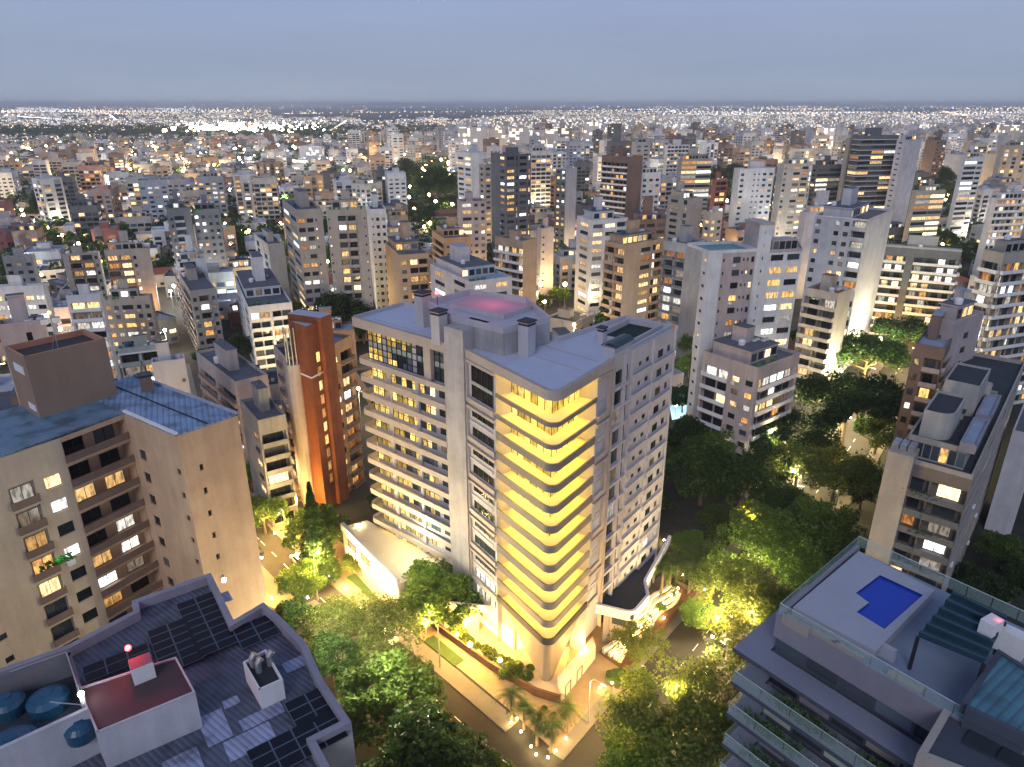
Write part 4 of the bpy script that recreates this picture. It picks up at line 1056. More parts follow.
for i in range(7): w.quad(F5(L5 * (i + .06) / 7, z4 + .3, .03), F5(L5 * (i + .94) / 7, z4 + .3, .03), F5(L5 * (i + .94) / 7, z4 + 2.5, .03), F5(L5 * (i + .06) / 7, z4 + 2.5, .03), GL_B if i != 4 else LIT[2])
w.build('window', b4.t)
c4 = bil(poly4, .42, .3); m = MB(); m.tube([(c4[0], c4[1], z4 + 3), (c4[0], c4[1], z4 + 6)], [.9, .9], W_GG, 12); m.build('flue', b4.t)
F, L, a = frame(poly4[3], poly4[0]); m = MB(); m.fbox(F, -.6, 2.8, 0, z4 + 1.6, -2.2, 1.4, W_BEIGE); m.build('corner_shaft', b4.t)
m = MB()
for i in range(3):
    for j in range(2): m.fbox(F, -.5 + i * 1.05, .4 + i * 1.05, z4 + 1.603, z4 + 2.5, -2.1 + j * 1.2, -1.1 + j * 1.2, METAL_L)
m.build('air_conditioner', b4.t)
m = MB(); q = [at(1004, 420, 34), at(1040, 430, 34), at(1060, 415, 34), at(1012, 405, 34)]
wl, _, _ = block('plain white slab ended block cut by the right edge, beside the stepped beige block', 1012, 1040, 1100, 440, 118, 50, W_LAV, '.', '.w.w', 3.0, tank=False, litp=.2, seed=4)

# ------------------------------------------------------------------ brick tower and its neighbours, left of the corner tower
bt = Bld('apartment_tower', 'tall rust red tiled tower with a column of lit stair windows', 'apartment tower', detail=True, lit=.55, seed=12)
zb = 40.3; Q = [at(306, 329, zb), at(322, 322, zb)]; dq = norm((Q[1][0] - Q[0][0], Q[1][1] - Q[0][1])); dn = (-dq[1], dq[0])
r0 = Q[0]; r1 = (r0[0] + dq[0] * 3.6, r0[1] + dq[1] * 3.6); r2_ = (r1[0] + dn[0] * 7, r1[1] + dn[1] * 7); r3_ = at(291, 324, zb)
r3_ = (r0[0] + dn[0] * 5.2 - dq[0] * .6, r0[1] + dn[1] * 5.2 - dq[1] * .6)
left_p = at(290.5, 323.5, zb); 
pr = [r0, r1, r2_, left_p]
b_ = bt
b_.lit = 1.0; 
F, L, a = frame(r0, r1)
for i in range(4):
    p, q = pr[i], pr[(i + 1) % 4]; wallq(bt.wall, p, q, 0, zb, W_BRICK)
for k in range(2, 12):
    z = 3 * k - .2; bt.window(F, a, L * .55, L * .88, z, z + 2.1, .012, LIT[2] if k % 3 else LIT[0])
m = MB(); m.fbox(F, -.05, L, 30.2, 30.5, .003, .12, T_WHITE); F2, L2, a2 = frame(left_p, r0); m.fbox(F2, 0, L2, 30.2, 30.5, .003, .12, T_WHITE); m.build('string_course', bt.t)
bt.roof(pr, zb, W_BRICK, ROOF_LIGHT, .35)
s0 = (r1[0] - dn[0] * .9, r1[1] - dn[1] * .9); s1 = (s0[0] + dq[0] * 3.4, s0[1] + dq[1] * 3.4); s2 = (s1[0] + dn[0] * 8, s1[1] + dn[1] * 8); s3 = (s0[0] + dn[0] * 8, s0[1] + dn[1] * 8)
m = MB(); m.prism([s0, s1, s2, s3], 0, zb + 1.3, W_BRICK, ROOF_LIGHT); m.build('brick_blade', bt.t)
# pale rounded pier and its balconies
pc = (left_p[0] - dq[0] * .6, left_p[1] - dq[1] * .6 ); m = MB(); m.tube([(*pc, 0), (*pc, zb - 8.0)], [1.5, 1.5], W_PINK, 14); m.build('round_pier', bt.t)
m = MB()
for i in range(5): a_ = pi * (1.0 + .2 * i); m.tube([(pc[0] + 1.2 * cos(a_), pc[1] + 1.2 * sin(a_), zb - 8), (pc[0] + 1.2 * cos(a_), pc[1] + 1.2 * sin(a_), zb - .6)], [.16, .16], METAL_L, 6)
m.build('flue_bundle', bt.t)
lp = (pc[0] - 1.2, pc[1] - .6); l2 = at(262, 330, zb - 6); dl = norm((l2[0] - lp[0], l2[1] - lp[1])); l2 = (lp[0] + dl[0] * 9.5, lp[1] + dl[1] * 9.5)
zz = zb - 7.5; bt.lit = .3
bt.face(l2, lp, 0, zz, '.B.', 3.0, W_PINK, W_BROWN, bal_out=.4)
l3, l4 = (l2[0] + 9, l2[1] + 9), (lp[0] + 6, lp[1] + 8); 
for p, q in ((l4, l3), (l3, l2)): wallq(bt.wall, p, q, 0, zz, W_PINK)
bt.roof([l2, lp, l4, l3], zz, W_PINK, ROOF_DARK)
# orange wing to the right with lit windows and dark little balconies
o0 = (s1[0] + dq[0] * .01 - dn[0] * -1.2, s1[1] + dn[1] * 1.2); o1 = (o0[0] + dq[0] * 7.5, o0[1] + dq[1] * 7.5); zo = 34.0
bt.lit = .6; bt.face(o0, o1, 0, zo, 'wb', 2.95, W_OCHRE, W_BROWN, bal_out=.6)
o2, o3 = (o1[0] + dn[0] * 8, o1[1] + dn[1] * 8), (o0[0] + dn[0] * 8, o0[1] + dn[1] * 8)
for p, q in ((o1, o2), (o2, o3), (o3, o0)): wallq(bt.wall, p, q, 0, zo, W_OCHRE)
bt.roof([o0, o1, o2, o3], zo, W_OCHRE, ROOF_BLUE)
bt.done(); occupy([l2, o1, o2, l3], 1); LAND.append((315, 400, 'the rust red tiled tower'))
# ------------------------------------------------------------------ blocks one can tell apart in the middle distance
K = dict
BL = [
 # label, xl, xc, xr, ytop, Y, phi, wall, left pattern, right pattern, options
 ('white blank gabled block with small vent, far left edge beside the brown water tower', -40, -2, 44, 330, 92, 30, W_PINK, '.', '..w.', K(para=W_PINK, litp=.1, tank=False)),
 ('green grey stepped block with long balconies behind the brown water tower', 108, 118, 160, 352, 150, 25, W_GREEN, 'w', 'BB', K(band=T_WHITE, detail=True, land='the green grey stepped block')),
 ('small white cube shaped block with dark roof beside the blue sheet roof', 144, 152, 185, 366, 128, 25, W_LAV, '.', '..t', K(tank=False)),
 ('salmon and pink low block with a terrace above the blue sheet roof', 196, 235, 268, 385, 140, 40, W_PINK, 'BB', '.tww', K(para=W_SALMON, detail=True, litp=.3, land='the salmon terraced block')),
 ('small block of stacked concrete terraces under the rust red tower', 240, 258, 286, 424, 121, 35, W_CONC, '.w', 'B', K(para=W_CONC, detail=True, tank=False)),
 ('white stepped block with wide dark balconies left of the rust red tower', 222, 248, 292, 309, 205, 25, W_WHITE, 'wtw', 'BB', K(para=T_WHITE, detail=True, land='the white stepped block', hh=8)),
 ('brown grey twin bay block with red dots of air units, mid left', 164, 190, 216, 293, 225, 30, W_BEIGE, 'bb', 'wbw', K(detail=True)),
 ('white narrow block with five bright balconies above the brown water tower', 58, 66, 100, 298, 195, 15, W_WHITE, '.', 'B', K(para=T_WHITE, litp=.7, detail=True, land='the bright white narrow block')),
 ('beige wide block behind the narrow white one, rows of lit windows', 98, 102, 150, 300, 215, 12, W_BEIGE, '.', 'wwWww', K(litp=.6, detail=True)),
 ('brightly lit white low block at the left edge', -20, -10, 43, 289, 215, 8, W_WHITE, '.', 'WWWWW', K(litp=.75, detail=True, tank=False)),
 ('grey low block at the left edge above the brightly lit one', -10, 2, 32, 258, 265, 14, W_CONC, '.', 'www', K(litp=.2)),
 ('beige and brown double block with a dark middle recess, left', 44, 62, 98, 256, 262, 18, W_BEIGE, 'www', '.BBw', K(para=W_BROWN, litp=.35, detail=True, land='the brown recessed double block')),
 ('beige half block with amber rooms, right twin of the recessed double block', 98, 104, 148, 252, 262, 18, W_BEIGE, '.', 'BBw..', K(para=W_BROWN, litp=.45, detail=True)),
 ('dark slate tower with stepped top and dotted lit windows, centre left', 150, 166, 190, 210, 300, 22, W_DGREY, 'bb', 'wb.', K(para=W_GREY, litp=.35, detail=True, hh=5, land='the dark slate tower')),
 ('dark slate flank tower joined behind, its rows of small windows half lit', 189, 192, 219, 211, 306, 14, W_DGREY, '.', 'wwww', K(litp=.35, detail=True)),
 ('floodlit white stepped block in front of the dark slate tower', 163, 176, 206, 262, 250, 24, W_WHITE, 'BB', 'B.', K(para=T_WHITE, litp=.7, detail=True, hh=6)),
 ('thin beige tower with dark window slots beside the curved twin towers', 254, 268, 284, 246, 262, 30, W_CREAM, 'ss', '.', K(litp=.1, detail=True)),
 ('beige tower of the pair with wide bay windows, left half', 282, 296, 322, 212, 236, 25, W_BEIGE, 'WW', 'WWt.', K(litp=.5, detail=True, land='the tall beige twin towers', hh=5)),
 ('beige tower of the pair with chequered dark balconies, right half', 321, 326, 366, 210, 240, 12, W_BEIGE, '.', 't.bb.t', K(litp=.3, detail=True, hh=3)),
 ('slim white tower right of the beige pair with three small windows a floor', 366, 370, 386, 211, 280, 15, W_WHITE, '.', 'tww', K(litp=.1, detail=True)),
 ('tan and white block just behind the corner tower roof', 385, 399, 429, 257, 240, 20, W_TAN, '.', 'wB', K(detail=True, litp=.3, hh=6, land='the tan and white block')),
 ('orange tan block with rows of dot windows behind the corner tower', 432, 444, 471, 240, 285, 20, W_OCHRE, 'b', 'ttt', K(litp=.15, detail=True, hh=4, land='the orange tan block')),
 ('block with bright white balcony bands and blank tan flank, centre', 495, 523, 537, 243, 245, 48, W_TAN, 'pp', '.', K(para=T_WHITE, litp=.35, detail=True, bal_out=1.0, land='the white banded balcony block')),
 ('pale pink plain block right of the white banded balconies', 537, 541, 554, 230, 290, 25, W_PINK, '.', 't.', K()),
 ('dark glass tower with scattered orange windows, the tallest in the centre', 491, 506, 531, 156, 350, 30, W_DGREY, '.w', 'WsWs', K(litp=.5, para=W_DGREY, detail=True, land='the dark glass tower', hh=3)),
 ('beige ribbed block squeezed left of the dark glass tower', 479, 484, 492, 166, 400, 30, W_BEIGE, 'w', 'w', K()),
 ('white tower with a blank lit flank left of the dark glass tower', 457, 471, 487, 154, 430, 35, W_WHITE, 'WW', '.', K(litp=.3)),
 ('pinkish block with a dark top left of the dark glass tower foot', 457, 461, 486, 203, 320, 14, W_PINK, '.', 'Www', K(litp=.3, para=W_BROWN)),
 ('slim tower with dark face and blank white flank, right of the dark glass tower', 556, 566, 577, 170, 380, 45, W_LAV, 'ww', '.', K(litp=.4, detail=True, wall_l=W_DGREY, land='the slim dark and white tower')),
 ('white stepped front block glowing warm at its foot, centre', 577, 592, 628, 222, 262, 22, W_WHITE, 'w', 'WWb', K(litp=.55, detail=True, hh=5, land='the white warm glowing block')),
 ('tan ribbed block with blank middle wall and amber windows, behind the right roof', 605, 625, 664, 247, 228, 38, W_TAN, 'BB', '..Wb', K(litp=.5, detail=True, land='the tan ribbed block')),
 ('dark balcony block overgrown with plants beside a blank grey wall', 664, 686, 706, 246, 222, 42, W_GREY, 'BB', '.', K(para=W_DGREY, litp=.35, detail=True, land='the overgrown dark balcony block')),
 ('tower with white rounded balcony bands and brown flank, upper centre', 602, 628, 643, 158, 385, 45, W_BROWN, 'pp', '.', K(para=T_WHITE, litp=.3, detail=True, roofm=ROOF_RED)),
 ('white block with dotted window pairs right of the banded tower', 639, 642, 661, 174, 400, 20, W_WHITE, '.', 'www', K(litp=.1, detail=True)),
 ('white and brown block with a tall tan roof room, centre right', 630, 636, 666, 222, 300, 22, W_BROWN, 'w', 'WWW', K(para=T_WHITE, litp=.45, detail=True, hh=7)),
 ('beige block framed by a projecting cornice, upper centre right', 668, 690, 703, 200, 330, 40, W_BEIGE, 'ws', '..', K(litp=.2, detail=True)),
 ('pale green cream block among dark trees, centre right', 704, 711, 723, 214, 330, 30, W_CREAM, 'w', 'ww', K(litp=.6)),
 ('rust brown block with orange balconies left of the white cluster', 712, 716, 728, 181, 410, 25, W_RED, '.', 'B', K(litp=.5)),
 ('dark capped tower far off behind the banded tower', 607, 610, 632, 142, 610, 15, W_DGREY, '.', 'www', K(litp=.5, hh=14)),
 ('white block with broad horizontal bands, far centre right', 665, 668, 690, 146, 600, 14, W_WHITE, '.', 'pp', K(para=T_WHITE)),
 ('grey office block with lit upper floors, far centre right', 678, 682, 712, 160, 480, 14, W_BEIGE, '.', 'rr', K(litp=.6)),
 ('small white twin block in front of the far banded block', 632, 636, 650, 143, 560, 20, W_GREY, '.', 'ww', K()),
 ('white cluster tower with a central fin and dark slots, right', 734, 740, 775, 170, 400, 14, W_WHITE, '.', 'w.ttww', K(litp=.1, detail=True, hh=4, land='the white finned tower')),
 ('beige tower with green glazed bays right of the white finned tower', 778, 784, 813, 165, 405, 14, W_CREAM, '.', 'w.WWs', K(litp=.5, detail=True)),
 ('dark blue glazed block right of the beige glazed tower', 812, 818, 842, 166, 460, 18, W_DGREY, 'w', 'rr', K(litp=.35)),
 ('tall office tower with dark glass face in a white frame, upper right', 853, 862, 899, 137, 440, 14, W_DGREY, 'r', 'rrr', K(litp=.4, detail=True, band=T_WHITE, land='the white framed office tower')),
 ('white flank block joined to the right of the framed office tower', 897, 905, 922, 141, 430, 35, W_LAV, 't', '.', K(litp=.05)),
 ('thin pale post like tower left of the framed office tower', 848, 850, 856, 139, 450, 20, W_BEIGE, '.', '.', K(tank=False)),
 ('slim white tower with dark band, far right', 962, 966, 985, 158, 440, 18, W_WHITE, '.', 'rW', K(litp=.4, detail=True, land='the slim white banded tower')),
 ('low block with glowing orange floors below the office tower', 912, 917, 946, 192, 400, 14, W_BEIGE, '.', 'rr', K(litp=.8)),
 ('white layered block at the right edge with lit terraces', 990, 997, 1040, 200, 330, 12, W_WHITE, '.', 'pp', K(litp=.5, para=T_WHITE, detail=True)),
 ('cluster of ribbed beige towers at the far right edge', 1000, 1004, 1040, 146, 560, 14, W_BEIGE, '.', 'ssss', K(litp=.4)),
 ('white stepped office block behind the grey blue tower, right', 800, 806, 850, 214, 300, 16, W_LAV, '.', '.w.', K(litp=.1, hh=6)),
 ('tall grey blue tower with lit windows and a blank white flank, right', 815, 868, 893, 222, 208, 50, W_LAV, 'w.wwb', '.', K(wall_l=W_BLUEGREY, litp=.5, detail=True, hh=5, land='the grey blue tower')),
 ('low brown block with rounded dark balconies below the grey blue tower', 806, 838, 852, 296, 186, 42, W_BEIGE, 'pp', '.', K(para=W_BEIGE, litp=.3, detail=True, roofm=ROOF_RED, bal_out=1.6)),
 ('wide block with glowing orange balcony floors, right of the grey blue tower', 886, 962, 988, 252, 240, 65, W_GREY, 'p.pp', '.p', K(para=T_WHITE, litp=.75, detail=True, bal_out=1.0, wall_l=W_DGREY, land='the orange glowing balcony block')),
 ('large banded block full of lit rooms, cut by the right edge', 983, 1004, 1075, 256, 178, 20, W_BEIGE, 'b', 'ppp', K(para=T_WHITE, litp=.75, detail=True, bal_out=.9, land='the lit banded edge block')),
 ('pink tower with blue sheet roof terrace behind the stepped beige block', 930, 955, 984, 325, 128, 35, W_PINK, '.w.', '.w.', K(para=W_PINK, detail=True, litp=.1, roofm=ROOF_BLUE, land='the pink terrace tower')),
 ('lower pink and brown wing with white parapet left of the pink tower', 914, 945, 958, 352, 122, 52, W_BROWN, 'wb', 'b', K(para=W_PINK, detail=True, litp=.1, roofm=ROOF_BLUE, tank=False)),
 ('pinkish small block with black balconies in front of the white and pink tower', 703, 758, 800, 371, 142, 38, W_PINK, 'Bww', 'B', K(para=T_WHITE, detail=True, litp=.25, hh=3.6, land='the pinkish small balcony block')),
 ('terraced white low house behind the corner tower roof', 430, 470, 512, 284, 205, 30, W_LAV, 'ww', 'ww', K(litp=.4, roofm=ROOF_BLUE)),
]
for i, (lab, xl, xc, xr, yt, Y, phi, wl_, pl, pr_, op) in enumerate(BL):
    b_, po_, z_ = block(lab, xl, xc, xr, yt, Y, phi, wl_, pl, pr_, seed=20 + i, **op)
    if op.get('hh') and 'twin' not in lab: pass
# the white and pink tower right of the avenue
bp = Bld('apartment_tower', 'tall white and pink tower with roof pool and a blank central shaft, right of centre', 'apartment tower', detail=True, lit=.35, seed=44)
po, zp = corner_block(700, 782, 815, 254, 163, 28)
F, L, a = frame(po[3], po[0]); 
po, zp = corner_block(705, 709, 793, 254, 158, 14); d0 = frame(po[0], po[1])[0]; L = frame(po[0], po[1])[1]
bp.face(po[3], po[0], 0, zp, 't', 3, W_WHITE); 
pA, pB, pC = po[0], along(po[0], po[1], L * .16), along(po[0], po[1], L * .56)
bp.face(pA, pB, 0, zp, '.', 3, W_WHITE); bp.face(pB, pC, 0, zp, 't.Wttw', 3, W_PINK)
pD = along(po[0], po[1], L * .72); pE = along(po[0], po[1], L * 1.12)
bp.lit = .1; bp.face(pC, pD, 0, zp + 6, '.t.', 3, W_WHITE); bp.lit = .6
bp.face(pD, pE, 0, zp - .5, 'WW', 3, W_WHITE, band=None)
q1 = (pE[0] + 2.5, pE[1] + 9); bp.face(pE, q1, 0, zp - .5, 't.t', 3, W_WHITE)
for p, q in ((q1, po[2]), (po[2], po[3])): wallq(bp.wall, p, q, 0, zp, W_LAV)
bp.roof([pA, pC, (pC[0] - 2.6, pC[1] + 10), (pA[0] - 2.6, pA[1] + 10)], zp, W_WHITE, plain('teal_roof_pool', (.03, .16, .17), .3)); 
bp.roof([pD, pE, q1, (pD[0] - 2.4, pD[1] + 9)], zp - .5, W_PINK, ROOF_BLUE); bp.done()
m = MB(); c = pC; F, L2, a = frame(pC, pD); m.fbox(F, 0, L2, zp - .5, zp + 6, -6, -.004, W_PINK); m.fbox(F, -.2, L2 + .2, zp + 6.003, zp + 6.5, -6.2, .2, W_PINK); m.build('lift_shaft', bp.t)
m = MB(); F, L2, a = frame(pD, pE); m.fbox(F, 1, L2 - 1, zp - .5, zp + 2.2, -5, -.8, W_PINK)
for i in range(4): m.quad(F(1.3 + i * 1.6, zp, -.78), F(2.7 + i * 1.6, zp, -.78), F(2.7 + i * 1.6, zp + 1.9, -.78), F(1.3 + i * 1.6, zp + 1.9, -.78), GL_B)
m.build('penthouse', bp.t)
occupy([pA, pE, q1, po[3]], 2); LAND.append((750, 270, 'the tall white and pink tower'))
# ------------------------------------------------------------------ trees
def leafmat(name, c1, c2, c3):
    m, nt, b = newmat(name)
    g = N(nt, 'ShaderNodeNewGeometry'); oi = N(nt, 'ShaderNodeObjectInfo')
    r = ramp(nt, g.outputs['Random Per Island'], [(0, c1), (.5, c2), (1, c3)])
    hs = N(nt, 'ShaderNodeHueSaturation'); 
    v = N(nt, 'ShaderNodeMath', operation='MULTIPLY_ADD'); v.inputs[1].default_value = .7; v.inputs[2].default_value = .65; nt.links.new(oi.outputs['Random'], v.inputs[0])
    nt.links.new(v.outputs[0], hs.inputs['Value']); nt.links.new(r.outputs[0], hs.inputs['Color']); nt.links.new(hs.outputs[0], b.inputs['Base Color'])
    b.inputs['Roughness'].default_value = .55; b.inputs['Specular IOR Level'].default_value = .3
    tr = N(nt, 'ShaderNodeBsdfTranslucent'); nt.links.new(hs.outputs[0], tr.inputs[0]); mx = N(nt, 'ShaderNodeMixShader'); mx.inputs[0].default_value = .35
    nt.links.new(b.outputs[0], mx.inputs[1]); nt.links.new(tr.outputs[0], mx.inputs[2]); nt.links.new(mx.outputs[0], nt.nodes['Material Output'].inputs[0])
    return m
LEAF = leafmat('broad_leaves', (.06, .125, .02), (.10, .175, .025), (.16, .23, .035))
LEAF_O = leafmat('olive_leaves', (.07, .105, .018), (.11, .15, .025), (.17, .195, .035))
LEAF_D = leafmat('dark_leaves', (.022, .05, .013), (.035, .08, .018), (.06, .11, .02))
BARK = plain('tree_bark', (.17, .13, .09), .9)
def leaf_quad(mb_v, mb_f, c, s, rng):
    a = Vector((rng.gauss(0, 1), rng.gauss(0, 1), rng.gauss(0, .6))).normalized(); t = Vector((rng.gauss(0, 1), rng.gauss(0, 1), rng.gauss(0, 1)))
    b = a.cross(t).normalized(); i = len(mb_v)
    mb_v += [c - a * s, c + b * s * .55, c + a * s, c - b * s * .55]; mb_f.append((i, i + 1, i + 2, i + 3))
def crown(kind, R_, H, nleaf, size, seed):
    rng = random.Random(seed); v, f = [], []; tips = []
    if kind == 'conifer':
        for i in range(nleaf):
            h = rng.random() ** 1.3; r = R_ * (1 - h) * (.35 + .65 * rng.random() ** .5) * (1 + .18 * sin(h * 60)); a = rng.uniform(0, 2 * pi)
            leaf_quad(v, f, Vector((r * cos(a), r * sin(a), h * H - .12 * r)), size, rng)
        return v, f, tips
    nc = {'broad': 46, 'open': 34, 'flat': 30}[kind]
    for c in range(nc):
        a = rng.uniform(0, 2 * pi); rr_ = R_ * rng.random() ** .5 * .86
        ph = rng.uniform(0, 1)
        top = H * (1 - (rr_ / R_) ** 2.2 * (.75 if kind == 'broad' else .45))
        z = top * (rng.uniform(.35, 1) if kind == 'broad' else rng.uniform(.72, 1))
        cc = Vector((rr_ * cos(a), rr_ * sin(a), z)); tips.append(cc)
        cr = R_ * rng.uniform(.16, .30)
        for i in range(int(nleaf / nc)):
            d = Vector((rng.gauss(0, 1), rng.gauss(0, 1), rng.gauss(0, .62)))
            d = d.normalized() * cr * (rng.random() ** .38); 
            leaf_quad(v, f, cc + d, size * rng.uniform(.6, 1.25), rng)
    return v, f, tips
TREES = {}
def tree_protos():
    for key, kind, R_, H, n, s, tr, leaf in (('broad1', 'broad', 7.5, 7, 12000, .34, 4.2, LEAF), ('broad2', 'broad', 7.5, 6, 12000, .32, 5, LEAF), ('broad3', 'broad', 7.5, 7.5, 11000, .34, 4, LEAF_D),
                                        ('open1', 'open', 9, 4.5, 6200, .32, 6.5, LEAF_O), ('open2', 'open', 9, 4.0, 5200, .30, 7, LEAF_O), ('flat1', 'flat', 10, 3.4, 11000, .34, 7, LEAF_D),
                                        ('small1', 'broad', 4, 4.5, 2400, .34, 2.2, LEAF), ('small2', 'broad', 4, 4.0, 2200, .34, 2.2, LEAF_D), ('conifer', 'conifer', 3.2, 17, 8000, .36, 1.5, LEAF_D)):
        v, f, tips = crown(kind, R_, H, n, s, hash(key) % 97 if False else len(key) * 7 + n + int(H * 10))
        me = bpy.data.meshes.new('crown'); me.from_pydata([(p.x, p.y, p.z + tr) for p in v], [], f); me.materials.append(leaf)
        rng = random.Random(n); tm = MB(); top = tr + H * .5
        tm.tube([(0, 0, -.1), (.1, 0, tr * .5), (.15, .1, tr), (.2, .1, top)], [.42, .33, .26, .12] if key[:5] != 'small' else [.2, .16, .12, .05], BARK, 8)
        if kind != 'conifer':
            for c in rng.sample(tips, min(len(tips), 13)):
                b0 = Vector((.12, .05, tr * rng.uniform(.7, 1.1))); c2 = Vector((c.x, c.y, c.z + tr)); mid_ = b0.lerp(c2, .5) + Vector((rng.uniform(-.5, .5), rng.uniform(-.5, .5), -.3))
                tm.tube([b0, mid_, c2], [.17, .10, .03], BARK, 5)
                for q in range(2):
                    e = c2 + Vector((rng.uniform(-1.5, 1.5), rng.uniform(-1.5, 1.5), rng.uniform(0, .8))); tm.tube([mid_.lerp(c2, .4), e], [.06, .02], BARK, 4)
        TREES[key] = (me, tm.mesh('trunk'), tr + H * .6, R_)
tree_protos()
NT = [0]
def tree(key, x, y, R_, label, group=None, hs=1.0, cat='tree'):
    me, tm, hc, r0 = TREES[key]; s = R_ / r0; NT[0] += 1
    t = thing({'conifer': 'conifer_tree'}.get(key, 'leafy_tree'), label, cat, (x, y, 0), R.uniform(0, 6.28), group); t.scale = (s, s, s * hs)
    link('crown', me, t); link('trunk', tm, t)
    return t
def tree_px(key, px, py, rpx, label, group=None, hs=1.0):
    me, tm, hc, r0 = TREES[key]; z = 7.0
    for _ in range(4):
        x, y = at(px, py, z); w = y * CP + (CAM_H - z) * SP; R_ = rpx * w / FPX; z = hc * R_ / r0 * hs
    x, y = at(px, py, z); return tree(key, x, y, R_, label, group, hs)
